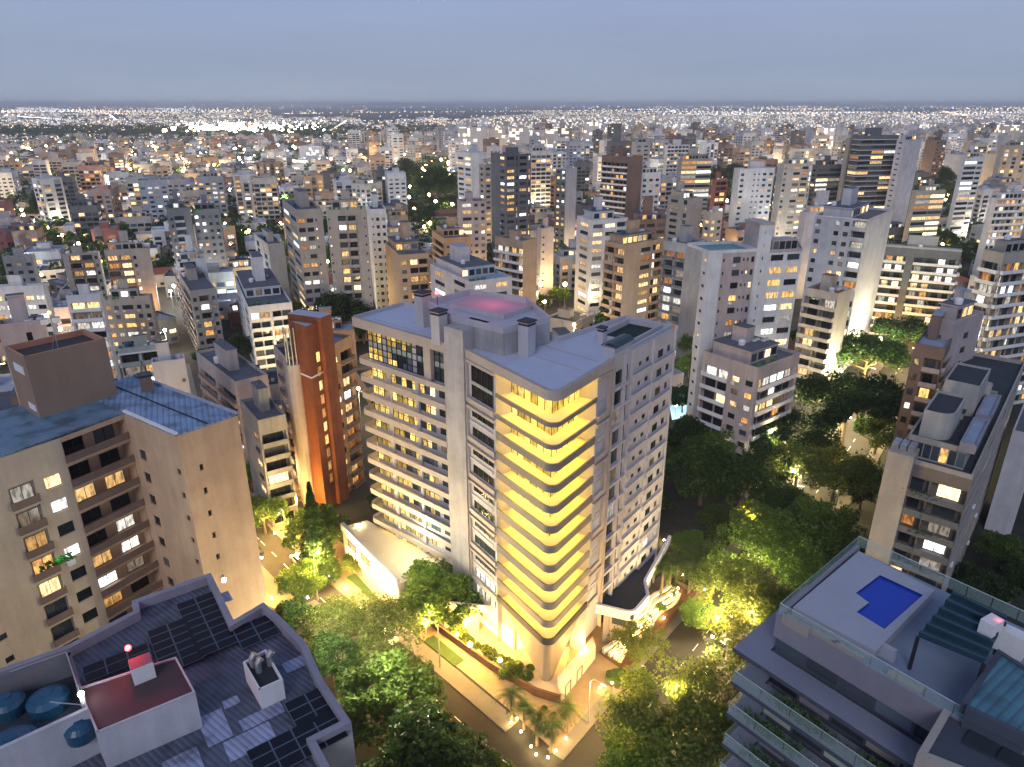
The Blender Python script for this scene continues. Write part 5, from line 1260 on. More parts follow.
TL = [('broad1', 440, 585, 47, 'bright green round tree at the foot of the corner tower annex'), ('broad1', 388, 690, 56, 'large leafy tree beside the solar panel roof'),
      ('broad3', 425, 762, 78, 'dark wide tree at the bottom edge beside the left street'), ('broad1', 314, 524, 34, 'round tree below the rust red tower, lit from the courtyard'),
      ('open2', 345, 622, 42, 'spreading tree between tan block and courtyard, lower left'), ('open2', 380, 630, 50, 'loose crowned tree in front of the annex, lit from beneath'),
      ('broad3', 292, 618, 30, 'dark tree against the blank end of the tan slab block'), ('broad2', 262, 508, 26, 'tree beside the corner of the tan slab block'),
      ('conifer', 313, 520, 20, 'tall dark conifer in front of the rust red tiled tower'),
      ('flat1', 850, 398, 62, 'large dark flat topped tree over the avenue, right'), ('flat1', 805, 428, 46, 'dark spreading tree left of the large flat topped one'), ('open1', 838, 470, 48, 'open branched tree over the bright avenue, right'),
      ('open2', 800, 462, 40, 'thin crowned tree over the avenue beside the dark spreading one'), ('flat1', 868, 352, 46, 'bright green flat canopy under the orange glowing block'), ('flat1', 905, 330, 34, 'green canopy in front of the glowing block foot, right of the bright flat one'), ('broad2', 900, 312, 18, 'round tree at the foot of the orange glowing balcony block'),
      ('broad3', 705, 462, 44, 'dark dense tree right of the corner tower'), ('broad3', 742, 478, 36, 'dark tree in front of the pinkish small balcony block'), ('broad3', 690, 430, 26, 'small dark tree tucked against the corner tower right flank'),
      ('broad2', 760, 522, 40, 'dark round tree midway between corner tower and stepped beige block'), ('broad1', 716, 566, 30, 'tree on the tower side kerb above the yellow lit one'), ('broad2', 805, 566, 36, 'tree behind the left corner of the roof pool terrace'),
      ('open1', 776, 612, 44, 'open golden tree touching the roof pool building corner'), ('broad3', 768, 462, 30, 'dark tree between the dense one and the open branched avenue tree'), ('broad1', 866, 476, 34, 'round tree left of the stepped beige block shaft'), ('broad3', 722, 520, 28, 'small dark tree between the dense tree and olive row'),
      ('open2', 700, 745, 56, 'open tree at the bottom edge left of the pool building'), ('broad2', 700, 610, 20, 'tree at the avenue kerb beside the garden steps'), ('broad3', 880, 428, 26, 'dark tree behind the stepped beige block shaft'), ('broad1', 840, 545, 30, 'tree row end just above the pool terrace glass'),
      ('broad2', 250, 470, 18, 'small tree behind the tan slab block corner'), ('broad3', 330, 655, 36, 'dark tree between the solar panel roof and the left street'), ('broad2', 355, 560, 16, 'small tree beside the annex garage'),
      ('broad2', 300, 575, 26, 'tree in the middle of the bright courtyard'),
      ('broad1', 480, 775, 36, 'tree cut by the bottom edge left of the crossroads'), ('open1', 640, 640, 30, 'airy tree on the avenue kerb by the garden steps'), ('broad1', 725, 430, 30, 'dense green tree beside the lit pool'), ('broad3', 760, 440, 28, 'dark tree at the foot of the pinkish small balcony block'),
      ('broad3', 975, 585, 34, 'dark tree in the gap behind the roof pool terrace, right'), ('broad3', 1018, 575, 30, 'dark tree at the right edge above the pergola'), ('broad1', 1005, 545, 24, 'tree before the white slab ended block at the right edge'),
      ('broad1', 825, 520, 42, 'mid green tree left of the stepped beige block'), ('broad2', 780, 540, 36, 'olive tree in the row beside the avenue, centre right'), ('open1', 742, 588, 52, 'yellow lit spreading tree over the avenue'),
      ('open1', 672, 715, 70, 'big open crowned tree at the bottom, right of the plaza'), ('open2', 728, 690, 54, 'open tree between the bottom big tree and the roof pool building'), ('broad1', 640, 752, 40, 'tree at the bottom edge right of the crossroads'),
      ('open2', 745, 640, 44, 'thin golden lit tree left of the roof pool building'), ('broad2', 868, 560, 30, 'tree behind the glass rail of the roof pool building'), ('broad3', 790, 500, 26, 'dark brown tree between avenue and olive row'),
      ('broad2', 690, 540, 20, 'palm side shrub tree near the glowing garden steps'), ('small1', 672, 560, 14, 'small lit tree above the garden steps'), ('broad3', 335, 312, 34, 'dark round tree group behind the left roof of the corner tower'), ('broad3', 362, 318, 24, 'dark tree right beside the group behind the left roof'), ('broad1', 300, 312, 24, 'tree left of the dark group behind the corner tower'),
      ('small1', 405, 300, 14, 'yellow lit tree behind the tan and white block'), ('conifer', 606, 305, 12, 'slim conifer in front of the white warm glowing block'), ('small1', 560, 292, 12, 'small bright tree under the street lamps behind the roof'), ('small2', 540, 300, 12, 'dark small tree behind the corner tower roof'), ('small1', 630, 318, 14, 'leafy tree over the right roof corner of the tower'), ('small1', 684, 340, 14, 'bright tree above the lit swimming pool'),
      ('small1', 690, 362, 14, 'lower of the two trees above the lit swimming pool'), ('broad3', 240, 345, 20, 'dark tree in front of the white stepped block'), ('small2', 118, 230, 16, 'dark tree left of the dark slate tower'),
      ('broad3', 42, 205, 16, 'dark tree group upper left among low houses'), ('broad3', 230, 240, 20, 'dark tree clump right of the dark slate tower'), ('broad3', 436, 180, 24, 'dark tree mass left of the dark glass tower'), ('broad3', 405, 168, 18, 'smaller dark tree mass left of the larger one'), ('small2', 505, 232, 14, 'tree at the foot of the dark glass tower'), ('small2', 520, 236, 12, 'second tree at the foot of the dark glass tower, on its right'),
      ('broad3', 735, 172, 15, 'dark tree line left of the white finned tower'), ('broad3', 712, 172, 14, 'dark tree left end of the line by the finned tower'), ('broad3', 940, 175, 16, 'dark park tree right of the office tower'), ('broad3', 962, 192, 16, 'dark park tree left of the slim white banded tower'), ('broad3', 945, 240, 16, 'dark tree behind the orange glowing balcony block')]
for key, px, py, r, lab in TL: tree_px(key, px, py, r, lab)

# palms at the tip of the plaza and by the garden
FROND = leafmat('palm_leaf', (.06, .10, .025), (.09, .14, .035), (.14, .17, .05))
def palm_mesh(h, R_, seed):
    rng = random.Random(seed); tm = MB(); tm.tube([(0, 0, 0), (.1, 0, h * .5), (.05, .05, h)], [.24, .17, .15], BARK, 9)
    fm = MB()
    for i in range(17):
        a = i * 2.4 + rng.uniform(-.2, .2); up = rng.uniform(-.15, 1.0); pts = []
        for j in range(8):
            t = j / 7; pts.append(Vector((cos(a) * R_ * t * (.75 + .25 * (1 - up)), sin(a) * R_ * t * (.75 + .25 * (1 - up)), h + R_ * (up * t - (.55 + .3 * up) * t * t))))
        side = Vector((-sin(a), cos(a), 0))
        for j in range(7):
            p, q = pts[j], pts[j + 1]; wdt = .42 * (1 - (j / 7) ** 2) + .06
            for sgn in (-1, 1):
                for k in range(2):
                    b0 = p.lerp(q, k / 2); b1 = p.lerp(q, k / 2 + .3); tp = b1 + side * sgn * wdt + (q - p) * .5 - Vector((0, 0, wdt * .35))
                    fm.quad(tuple(b0), tuple(b1), tuple(tp), tuple(tp - (q - p) * .12), FROND)
    return fm.mesh('fronds'), tm.mesh('trunk')
PALM = [palm_mesh(5.2, 2.6, 1), palm_mesh(4.3, 2.3, 2)]
def palm(x, y, i, lab, s=1.0):
    t = thing('palm_tree', lab, 'palm tree', (x, y, .14), i * 1.3, 'palms of the corner plaza'); t.scale = (s, s, s)
    link('fronds', PALM[i % 2][0], t); link('trunk', PALM[i % 2][1], t)
for i, (px, py, lab) in enumerate(((511, 722, 'leftmost palm of the plaza tip, nearest the left street'), (524, 730, 'second palm from the left on the plaza tip'), (537, 746, 'low palm nearest the crossroads on the plaza tip'), (566, 733, 'tallest palm right of centre on the plaza tip'), (551, 753, 'palm at the very tip of the plaza'))):
    x, y = at(px, py, 0); palm(x, y, i, lab, 1.0 + .12 * (i == 3))
for i, (px, py) in enumerate(((668, 592), (676, 586), (684, 580), (692, 590), (660, 600), (700, 572), (688, 600))):
    x, y = at(px, py, 0); palm(x, y, i, ['slender palm by the lit garden wall, nearest the podium', 'second slender palm from the podium in the lit garden', 'middle palm in the lit garden right of the podium', 'palm behind the pavement edge in the lit garden', 'short palm at the garden steps', 'farthest palm of the lit garden strip', 'palm of the lit garden nearest the avenue'][i], 1.25)

# ------------------------------------------------------------------ plaza, walls, garden
PLZ = [(5.6, 68.4), (14.3, 79.2), (32.5, 101.6), (27.5, 106), (14, 92), (-6, 93), (-21, 95.6), (-7.6, 82.4), (1.3, 73.3)]
mb = MB(); mb.prism(PLZ, 0, .14, PAVE_TAN, PAVE_TAN, False); struct(mb.build('plaza'))
BW = paint('brown_stone_wall', (.20, .10, .055), .8, .3); STW = paint('warm_white_wall', (.72, .66, .54), .6, .08)
mb = MB(); band(mb, [(-14.5, 93.3), (-3.2, 82.6), (3.4, 77.6), (6.9, 76.2)], -.25, .12, .143, 1.5, BW); t = mb.build('garden_wall'); tag(t, 'low brown stone wall edging the corner tower forecourt on the left street side', 'garden wall')
mb = MB(); gp = [(-14.2, 93.5), (-3.0, 83.0), (3.6, 78.0), (6.9, 76.7), (9, 86), (-5, 92.4), (-9.5, 96)]; mb.prism(gp, .143, 1.15, BW, paint('pale_forecourt_paving', (.62, .50, .34), .6, .15, streak=False), False); struct(mb.build('forecourt'))
mb = MB(); tri = [(7.1, 76.4), (12.9, 84.9), (12.6, 87.0), (6.6, 78.6)]; mb.prism(tri, .145, 2.6, STW); t = mb.build('entrance_wall'); tag(t, 'white wedge shaped entrance wall right of the cone support, brightly lit', 'wall')
F, L, a = frame(tri[0], tri[1])
for u in (1.0, 4.4):
    m = MB(); m.fbox(F, u, u + .1, .15, 2.3, .003, .08, METAL); m.fbox(F, u + 1.5, u + 1.6, .15, 2.3, .003, .08, METAL); m.fbox(F, u + .1, u + 1.5, 2.2, 2.3, .003, .08, METAL); m.build('gate_frame', t)
# glowing garden steps on the right
def wavy(p, q, amp, n=14, ph=0): 
    F, L, a = frame(p, q); return [F(L * i / n, 0, amp * sin(i * .9 + ph))[:2] for i in range(n + 1)]
gs = thing('garden_terrace', 'brown planted terrace with wavy glowing step edges right of the podium', 'garden terrace')
m = MB(); gpoly = [(13.6, 86), (16.8, 82.6), (31.5, 99.8), (29.0, 103.5)]; m.prism(gpoly, .146, .5, BW, BW, False); m.build('terrace_bed', gs)
STRIP = lampmat('step_light_strip', (1, .66, .2), 5, True)
for k in range(4):
    o = k * .8; p, q = (14.2 + o * .8, 85.6 - o * .7), (27.5 + o * .8, 101.5 - o * .7); w_ = wavy(p, q, .45, 16, k * .6); m = MB(); band(m, w_, -.28, .28, .503, 1.5 - k * .28, STW); m.build('step', gs)
    m = MB(); band(m, w_, .283, .33, 1.2 - k * .28, 1.3 - k * .28, STRIP); m.build('light_strip', gs)
m = MB(); band(m, [(16.9, 82.3), (20, 86), (31.8, 99.9), (34, 104)], -.2, .2, .147, 1.6, BW); m.build('edge_wall', gs)
m = MB(); m.prism([(17.5 + 2.4 * cos(i * pi / 8) - 1.2, 80.6 + 1.9 * sin(i * pi / 8)) for i in range(16)], .148, .6, BW, LAWN, False); tag(m.build('round_planter'), 'oval planted bed with small lamps at the foot of the garden steps', 'planter')
BUSH = leafmat('shrub_leaves', (.05, .10, .02), (.09, .15, .03), (.15, .19, .05))
def bush_mesh(seed, n=520, rx=1.0, h=.9):
    rng = random.Random(seed); v, f = [], []
    for i in range(n):
        d = Vector((rng.gauss(0, 1), rng.gauss(0, 1), abs(rng.gauss(0, 1)))).normalized(); r = rng.random() ** .35
        leaf_quad(v, f, Vector((d.x * rx * r, d.y * rx * r, d.z * h * r)), .16, rng)
    me = bpy.data.meshes.new('shrub'); me.from_pydata(v, [], f); me.materials.append(BUSH); return me
BM = [bush_mesh(i) for i in range(3)]
def bush(x, y, z, s, lab, grp): o = link('shrub', BM[R.randrange(3)], None, (x, y, z), R.uniform(0, 6)); o.scale = (s, s, s * R.uniform(.8, 1.3)); tag(o, lab, 'shrub', grp)
for i in range(22):
    t = i / 21; bush(-13.2 + 15.0 * t + R.uniform(-.5, .5), 93.6 - 14.2 * t + R.uniform(-.2, .9), 1.15, R.uniform(.7, 1.2), 'rounded shrub in the row behind the brown forecourt wall', 'shrubs behind the brown wall')
for i in range(14):
    bush(R.uniform(-1.5, 3.0), R.uniform(80, 82.5), 1.15, R.uniform(.6, 1.1), 'yellow green shrub in the bed under the prow', 'shrubs under the prow')
for i in range(26):
    t = R.random(); bush(15.4 + 13 * t + R.uniform(-.6, 1.0), 86 + 15.5 * t + R.uniform(-1.2, .6), .5, R.uniform(.6, 1.1), 'leafy shrub between the glowing garden steps', 'shrubs of the garden steps')
for i in range(7): bush(16.3 + R.uniform(-1.6, 1.6), 80.6 + R.uniform(-1.2, 1.2), .6, R.uniform(.4, .7), 'low shrub in the oval planted bed', 'shrubs of the oval bed')
for i in range(10): bush(*[(5.2, 70.6), (3.2, 73), (6.5, 72.3), (4.6, 75.2), (7.4, 73.9), (2.3, 74.6), (5.8, 74), (1.4, 75.4), (8.4, 75.3), (3.9, 71.6)][i], .14, R.uniform(.45, .75), 'small shrub among the plaza palms', 'shrubs among the palms')
for i in range(40):
    t = R.random(); bush(30 + 26 * t + R.uniform(-2, 1), 104 + 26 * t + R.uniform(0, 4), 0, R.uniform(1.0, 1.8), 'lit shrub in the hedge strip along the avenue beyond the tower', 'hedge strip along the avenue')
mb = MB()
for a, c in (((-14, 88.8), (-8.6, 83.3)), ((-21.5, 96.2), (-15.5, 90.2)), ((-30, 105), (-23.4, 98.4))):
    F, L, an = frame(a, c); mb.quad(F(0, .142, -.2), F(L, .142, -.2), F(L, .142, -2.6 + 2.9), F(0, .142, .3), LAWN) if False else mb.prism([F(0, 0, .1)[:2], F(L, 0, .1)[:2], F(L, 0, -1.8)[:2], F(0, 0, -1.8)[:2]], .0, .15, LAWN, LAWN, False)
struct(mb.build('lawn'))

# ------------------------------------------------------------------ lamps
WARM = lampmat('warm_lamp', (1, .74, .34), 55); WHITE_L = lampmat('cool_lamp', (.9, .96, 1), 45)
POLE = plain('lamp_pole_grey', (.35, .36, .36), .5, .3)
sl = MB(); sl.tube([(0, 0, 0), (0, 0, 7.6), (.5, 0, 8.3), (1.9, 0, 8.5)], [.13, .09, .07, .06], POLE, 7); sl_pole = sl.mesh('pole')
sl = MB(); sl.box(2.1, 0, 8.42, .9, .3, .12, POLE); sl_head = sl.mesh('lamp_head')
sl = MB(); sl.box(2.1, 0, 8.36, .7, .26, .05, WARM); sl_glow = sl.mesh('diffuser')
PL = {}
def shared_light(key, e, col, r):
    if key not in PL: l = bpy.data.lights.new('lamp_light', 'POINT'); l.energy = e; l.color = col; l.shadow_soft_size = r; PL[key] = l
    return PL[key]
def street_lamp(x, y, rz, lab, grp, e=1500, col=(1, .58, .14)):
    t = thing('street_lamp', lab, 'street lamp', (x, y, .0), rz, grp)
    link('pole', sl_pole, t); link('lamp_head', sl_head, t); link('diffuser', sl_glow, t)
    o = bpy.data.objects.new('lamp_light', shared_light(('s', e, col), e, col, .25)); COL.objects.link(o); o.parent = t; o.location = (2.1, 0, 8.0)
NAMED_R = ['nearest the crossroads', 'second from the crossroads', 'third from the crossroads', 'by the garden palms', 'by the olive tree row', 'under the large flat topped tree', 'beyond the flat topped tree', 'near the orange glowing block', 'at the far end of the avenue']
i = 0
for (x0, y0), (x1, y1) in zip(RIGHT_ROAD[2:], RIGHT_ROAD[3:]):
    Ls = hypot(x1 - x0, y1 - y0); n = max(1, round(Ls / 24)); a = atan2(y1 - y0, x1 - x0)
    for k in range(n):
        t = (k + .5) / n; cx, cy = x0 + (x1 - x0) * t, y0 + (y1 - y0) * t; s = 1 if i % 2 else -1
        street_lamp(cx + s * 5.2 * sin(a), cy - s * 5.2 * cos(a), a + (pi / 2 if s > 0 else -pi / 2), 'avenue street lamp on the %s kerb, %s' % ('right' if s > 0 else 'left', NAMED_R[i] if i < 9 else 'far along the avenue'), 'street lamps along the avenue', 8000); i += 1
i = 0
for px, py in ((352, 566), (318, 600), (440, 668), (395, 612), (288, 545), (282, 500), (285, 470), (243, 300), (155, 328)):
    x, y = at(px, py, 0); street_lamp(x, y, .6 + i, 'street lamp ' + ['by the annex garage', 'in the bright courtyard left of the annex', 'on the left street pavement beside the lawn', 'under the loose crowned tree', 'beside the tan slab block', 'between tan slab block and rust red tower', 'behind the tan slab block', 'behind the salmon terraced block', 'with orange glare behind the water tower'][i], 'street lamps left of the tower', (2200, 11000, 7000, 13000, 9000, 3000, 5000, 9000, 5000)[i], (1, .66, .26) if i != 8 else (1, .5, .15)); i += 1
# small uplights of the plaza and the forecourt lamps
gl = MB(); gl.tube([(0, 0, 0), (0, 0, .35)], [.05, .05], METAL, 6); gl.ball((0, 0, .45), .16, lampmat('garden_globe', (1, .74, .34), 60), 10, 6); gme = gl.mesh('garden_lamp')
def garden_lamp(x, y, z, lab, grp, e, s=1.0, col=(1, .60, .17), h=.9):
    o = link('garden_lamp', gme, None, (x, y, z)); o.scale = (s,) * 3; tag(o, lab, 'garden lamp', grp); p = bpy.data.objects.new('lamp_light', shared_light(('g', e, col), e, col, .2)); COL.objects.link(p); p.location = (0, 0, h); p.parent = o
for px, py in ((511, 724), (521, 733), (531, 748), (536, 756), (548, 759), (566, 740), (556, 752), (517, 720)):
    x, y = at(px, py, .3); garden_lamp(x, y, .14, 'small glowing globe lamp at the feet of the plaza palms', 'uplights of the plaza palms', 140)
for k, (px, py, e, s) in enumerate(((470, 648, 4200, 2.4), (500, 663, 2600, 2.0), (508, 640, 4200, 2.6), (523, 633, 2200, 2.0), (580, 655, 2200, 1.0), (457, 636, 4200, 1.6))):
    x, y = at(px, py, 1.5); garden_lamp(x, y, 1.15, ['large bright globe lamp in the forecourt, left of the cone', 'bright globe lamp on the forecourt nearest the brown wall', 'brightest forecourt globe lamp under the podium canopy', 'forecourt globe lamp beside the lobby glass', 'lamp on the forecourt right of the cone', 'leftmost bright globe lamp of the forecourt'][k], 'globe lamps of the forecourt', e * 1.3, s, (1, .52, .10), h=1.6)
for k, (px, py, e, h) in enumerate(((398, 735, 9000, 9), (345, 700, 9000, 9), (420, 600, 2500, 9), (330, 650, 7000, 8), (640, 700, 5000, 6), (700, 690, 5000, 5), (670, 745, 5000, 6), (745, 655, 5000, 5))):  # lamps added to light the near tree crowns from within
    x, y = at(px, py, 0); garden_lamp(x, y, 0, ['added lamp brightening the dark wide tree, bottom', 'added lamp brightening the large leafy tree beside the solar roof', 'added lamp brightening the round tree at the annex', 'added lamp brightening the dark tree by the solar roof', 'added lamp brightening the big open tree right of the plaza', 'added lamp brightening the open tree beside the pool building', 'added lamp brightening the trees at the bottom edge', 'added lamp brightening the thin golden tree'][k], 'lamps added to brighten the near trees', e, 1.6, (1, .95, .62) if k < 4 else (1, .70, .26), h)
for k in range(9):
    t = k / 8; garden_lamp(16 + 13 * t, 84.6 + 15.6 * t, 1.0, 'small lamp among the wavy glowing garden steps', 'lamps of the garden steps', 110)
for k, (px, py) in enumerate(((612, 683), (600, 688), (664, 668 - 50), (672, 560), (690, 545), (700, 552), (664, 540), (683, 575), (705, 590))):
    x, y = at(px, py, .6); garden_lamp(x, y, .2, 'lamp in the planting between the tower and the avenue', 'lamps in the avenue side planting', 380 if k > 1 else 120)
for k, (px, py) in enumerate(((300, 560), (330, 578), (275, 535), (308, 600), (262, 560), (345, 590), (360, 610), (300, 520), (272, 600))):
    x, y = at(px, py, 0); garden_lamp(x, y, 0, 'glowing lamp in the bright courtyard left of the annex', 'lamps of the bright courtyard', 6500, 1.2, (1, .56, .12), 4)
for k in range(12):
    x, y = at(*[(800, 480), (815, 455), (840, 440), (770, 470), (755, 490), (780, 445), (850, 420), (790, 500), (730, 620), (742, 600), (712, 640), (760, 560)][k], 0); garden_lamp(x, y, 0, 'lamp glowing beneath the trees of the avenue', 'lamps beneath the avenue trees', 9000, 1.6, (1, .80, .42), 4.5)
# yellow courtyard paving
mb = MB(); mb.poly([(*at(*p, .004), .004) for p in ((255, 600), (350, 640), (365, 575), (345, 545), (262, 480), (235, 520))], PAVE_TAN); struct(mb.build('courtyard'))
# lit swimming pool with deck, between tower and the white and pink tower
sp_ = thing('swimming_pool', 'lit turquoise swimming pool with white lamps, right behind the corner tower', 'swimming pool')
q = [at(x, y, .3) for x, y in ((668, 398), (700, 392), (704, 414), (672, 420))]; mb = MB(); mb.prism(inset(q, -4.0), 0, .3, PAVE, PAVE, False); mb.build('pool_deck', sp_)
mb = MB(); mb.poly([(*p, .32) for p in q], lampmat('lit_pool_water', (.02, .50, .62), .7)); mb.build('water', sp_)
for k, (px, py) in enumerate(((673, 396), (680, 392), (689, 390), (699, 386), (676, 405))):
    x, y = at(px, py, 3); m = MB(); m.tube([(x, y, .3), (x, y, 2.7)], [.06, .05], METAL_L, 5); m.ball((x, y, 3), .42, WHITE_L); m.build('pool_lamp', sp_); plight(x, y, 3.6, 70, (.9, .97, 1), .3, sp_)
# ------------------------------------------------------------------ cars
def car_proto():
    body = MB(); gls = MB()
    prof = [(-2.1, .35), (-2.15, .75), (-1.9, .95), (-1.25, 1.0), (-.8, 1.42), (.55, 1.45), (1.15, 1.02), (1.95, .88), (2.15, .65), (2.12, .35)]
    for (x0, z0), (x1, z1) in zip(prof, prof[1:]):
        w0 = .84 if z0 < 1.1 else .68; w1 = .84 if z1 < 1.1 else .68; g = (z0 > 1.1) != (z1 > 1.1)
        (gls if g else body).quad((x0, -w0, z0), (x0, w0, z0), (x1, w1, z1), (x1, -w1, z1), GL if g else None)
    return prof
def car(x, y, rz, mat, lab):
    t = thing('parked_car', lab, 'car', (x, y, .02), rz, 'cars on the streets')
    b_ = MB(); low = [(-2.1, .3), (2.12, .3), (2.15, .65), (1.95, .88), (1.15, 1.0), (-1.35, 1.0), (-1.95, .95), (-2.15, .7)]
    n = len(low); i0 = len(b_.v)
    b_.poly([(p[0], -.85, p[1]) for p in low], mat); b_.poly([(p[0], .85, p[1]) for p in reversed(low)], mat)
    for k in range(n): p, q = low[k], low[(k + 1) % n]; b_.quad((p[0], -.85, p[1]), (p[0], .85, p[1]), (q[0], .85, q[1]), (q[0], -.85, q[1]), mat)
    b_.poly([(-.8, -.62, 1.42), (.5, -.62, 1.45), (.5, .62, 1.45), (-.8, .62, 1.42)], mat); b_.build('body', t)
    g = MB(); lo = [(-1.3, -.78, 1.003), (1.1, -.78, 1.003), (1.1, .78, 1.003), (-1.3, .78, 1.003)]; hi = [(-.8, -.62, 1.41), (.5, -.62, 1.44), (.5, .62, 1.44), (-.8, .62, 1.41)]
    for k in range(4): g.quad(lo[k], lo[(k + 1) % 4], hi[(k + 1) % 4], hi[k], GL)
    g.build('window', t)
    for sx in (-1.3, 1.35):
        for sy in (-.8, .8): w = MB(); w.tube([(sx, sy - .1, .32), (sx, sy + .1, .32)], [.32, .32], METAL, 12); w.build('wheel', t)
CP1, CP2, CP3 = plain('white_car_paint', (.6, .6, .6), .25), plain('dark_car_paint', (.03, .035, .05), .2), plain('silver_car_paint', (.35, .36, .38), .25, .5)
def on_road(seg, t, s): 
    (x0, y0), (x1, y1) = RIGHT_ROAD[seg], RIGHT_ROAD[seg + 1]; a = atan2(y1 - y0, x1 - x0); return x0 + (x1 - x0) * t + s * 3.4 * sin(a), y0 + (y1 - y0) * t - s * 3.4 * cos(a), a
for (sg, t, s, m_, lab) in ((3, .3, 1, CP1, 'white car parked at the right kerb beyond the garden steps'), (3, .62, 1, CP3, 'silver car parked ahead of the white one on the avenue'), (4, .2, -1, CP2, 'dark car on the left side of the avenue by the palms'), (4, .7, 1, CP1, 'white car under the yellow lit tree'), (5, .3, -1, CP3, 'silver car under the open branched trees'), (5, .45, 1, CP1, 'white car at the right kerb under the avenue trees'), (5, .75, -1, CP1, 'white car furthest along the bright part of the avenue'), (5, .6, 1, CP2, 'dark car behind the white one under the avenue trees')):
    car(*on_road(sg, t, s), m_, lab)

HL = lampmat('car_headlight', (1, .95, .8), 30); TLm = lampmat('car_tail_light', (1, .05, .03), 12)
def on_left(seg, t, s):
    (x0, y0), (x1, y1) = LEFT_ROAD[seg], LEFT_ROAD[seg + 1]; a = atan2(y1 - y0, x1 - x0); return x0 + (x1 - x0) * t + s * 2.3 * sin(a), y0 + (y1 - y0) * t - s * 2.3 * cos(a), a
for (sg, t, s, m_, lab) in ((1, .55, -1, CP3, 'silver car parked on the left street nearest the crossroads'), (2, .2, -1, CP2, 'dark car parked behind the silver one on the left street'), (2, .75, 1, CP1, 'white car on the left street beside the lawn strip'), (3, .5, -1, CP3, 'silver car on the left street below the annex'), (4, .3, 1, CP1, 'white car by the annex garage entrance'), (4, .8, -1, CP2, 'dark car across from the annex garage'), (5, .5, 1, CP1, 'white car beside the foot of the rust red tower'), (5, .8, -1, CP3, 'silver car opposite the foot of the rust red tower')):
    car(*on_left(sg, t, s), m_, lab)
for t in [o for o in COL.objects if o.get('category') == 'car'][::2]:
    for sy in (-.6, .6):
        m = MB(); m.ball((2.16, sy, .66), .12, HL, 8, 5); m.build('headlight', t); m = MB(); m.ball((-2.15, sy, .72), .09, TLm, 8, 5); m.build('tail_light', t)
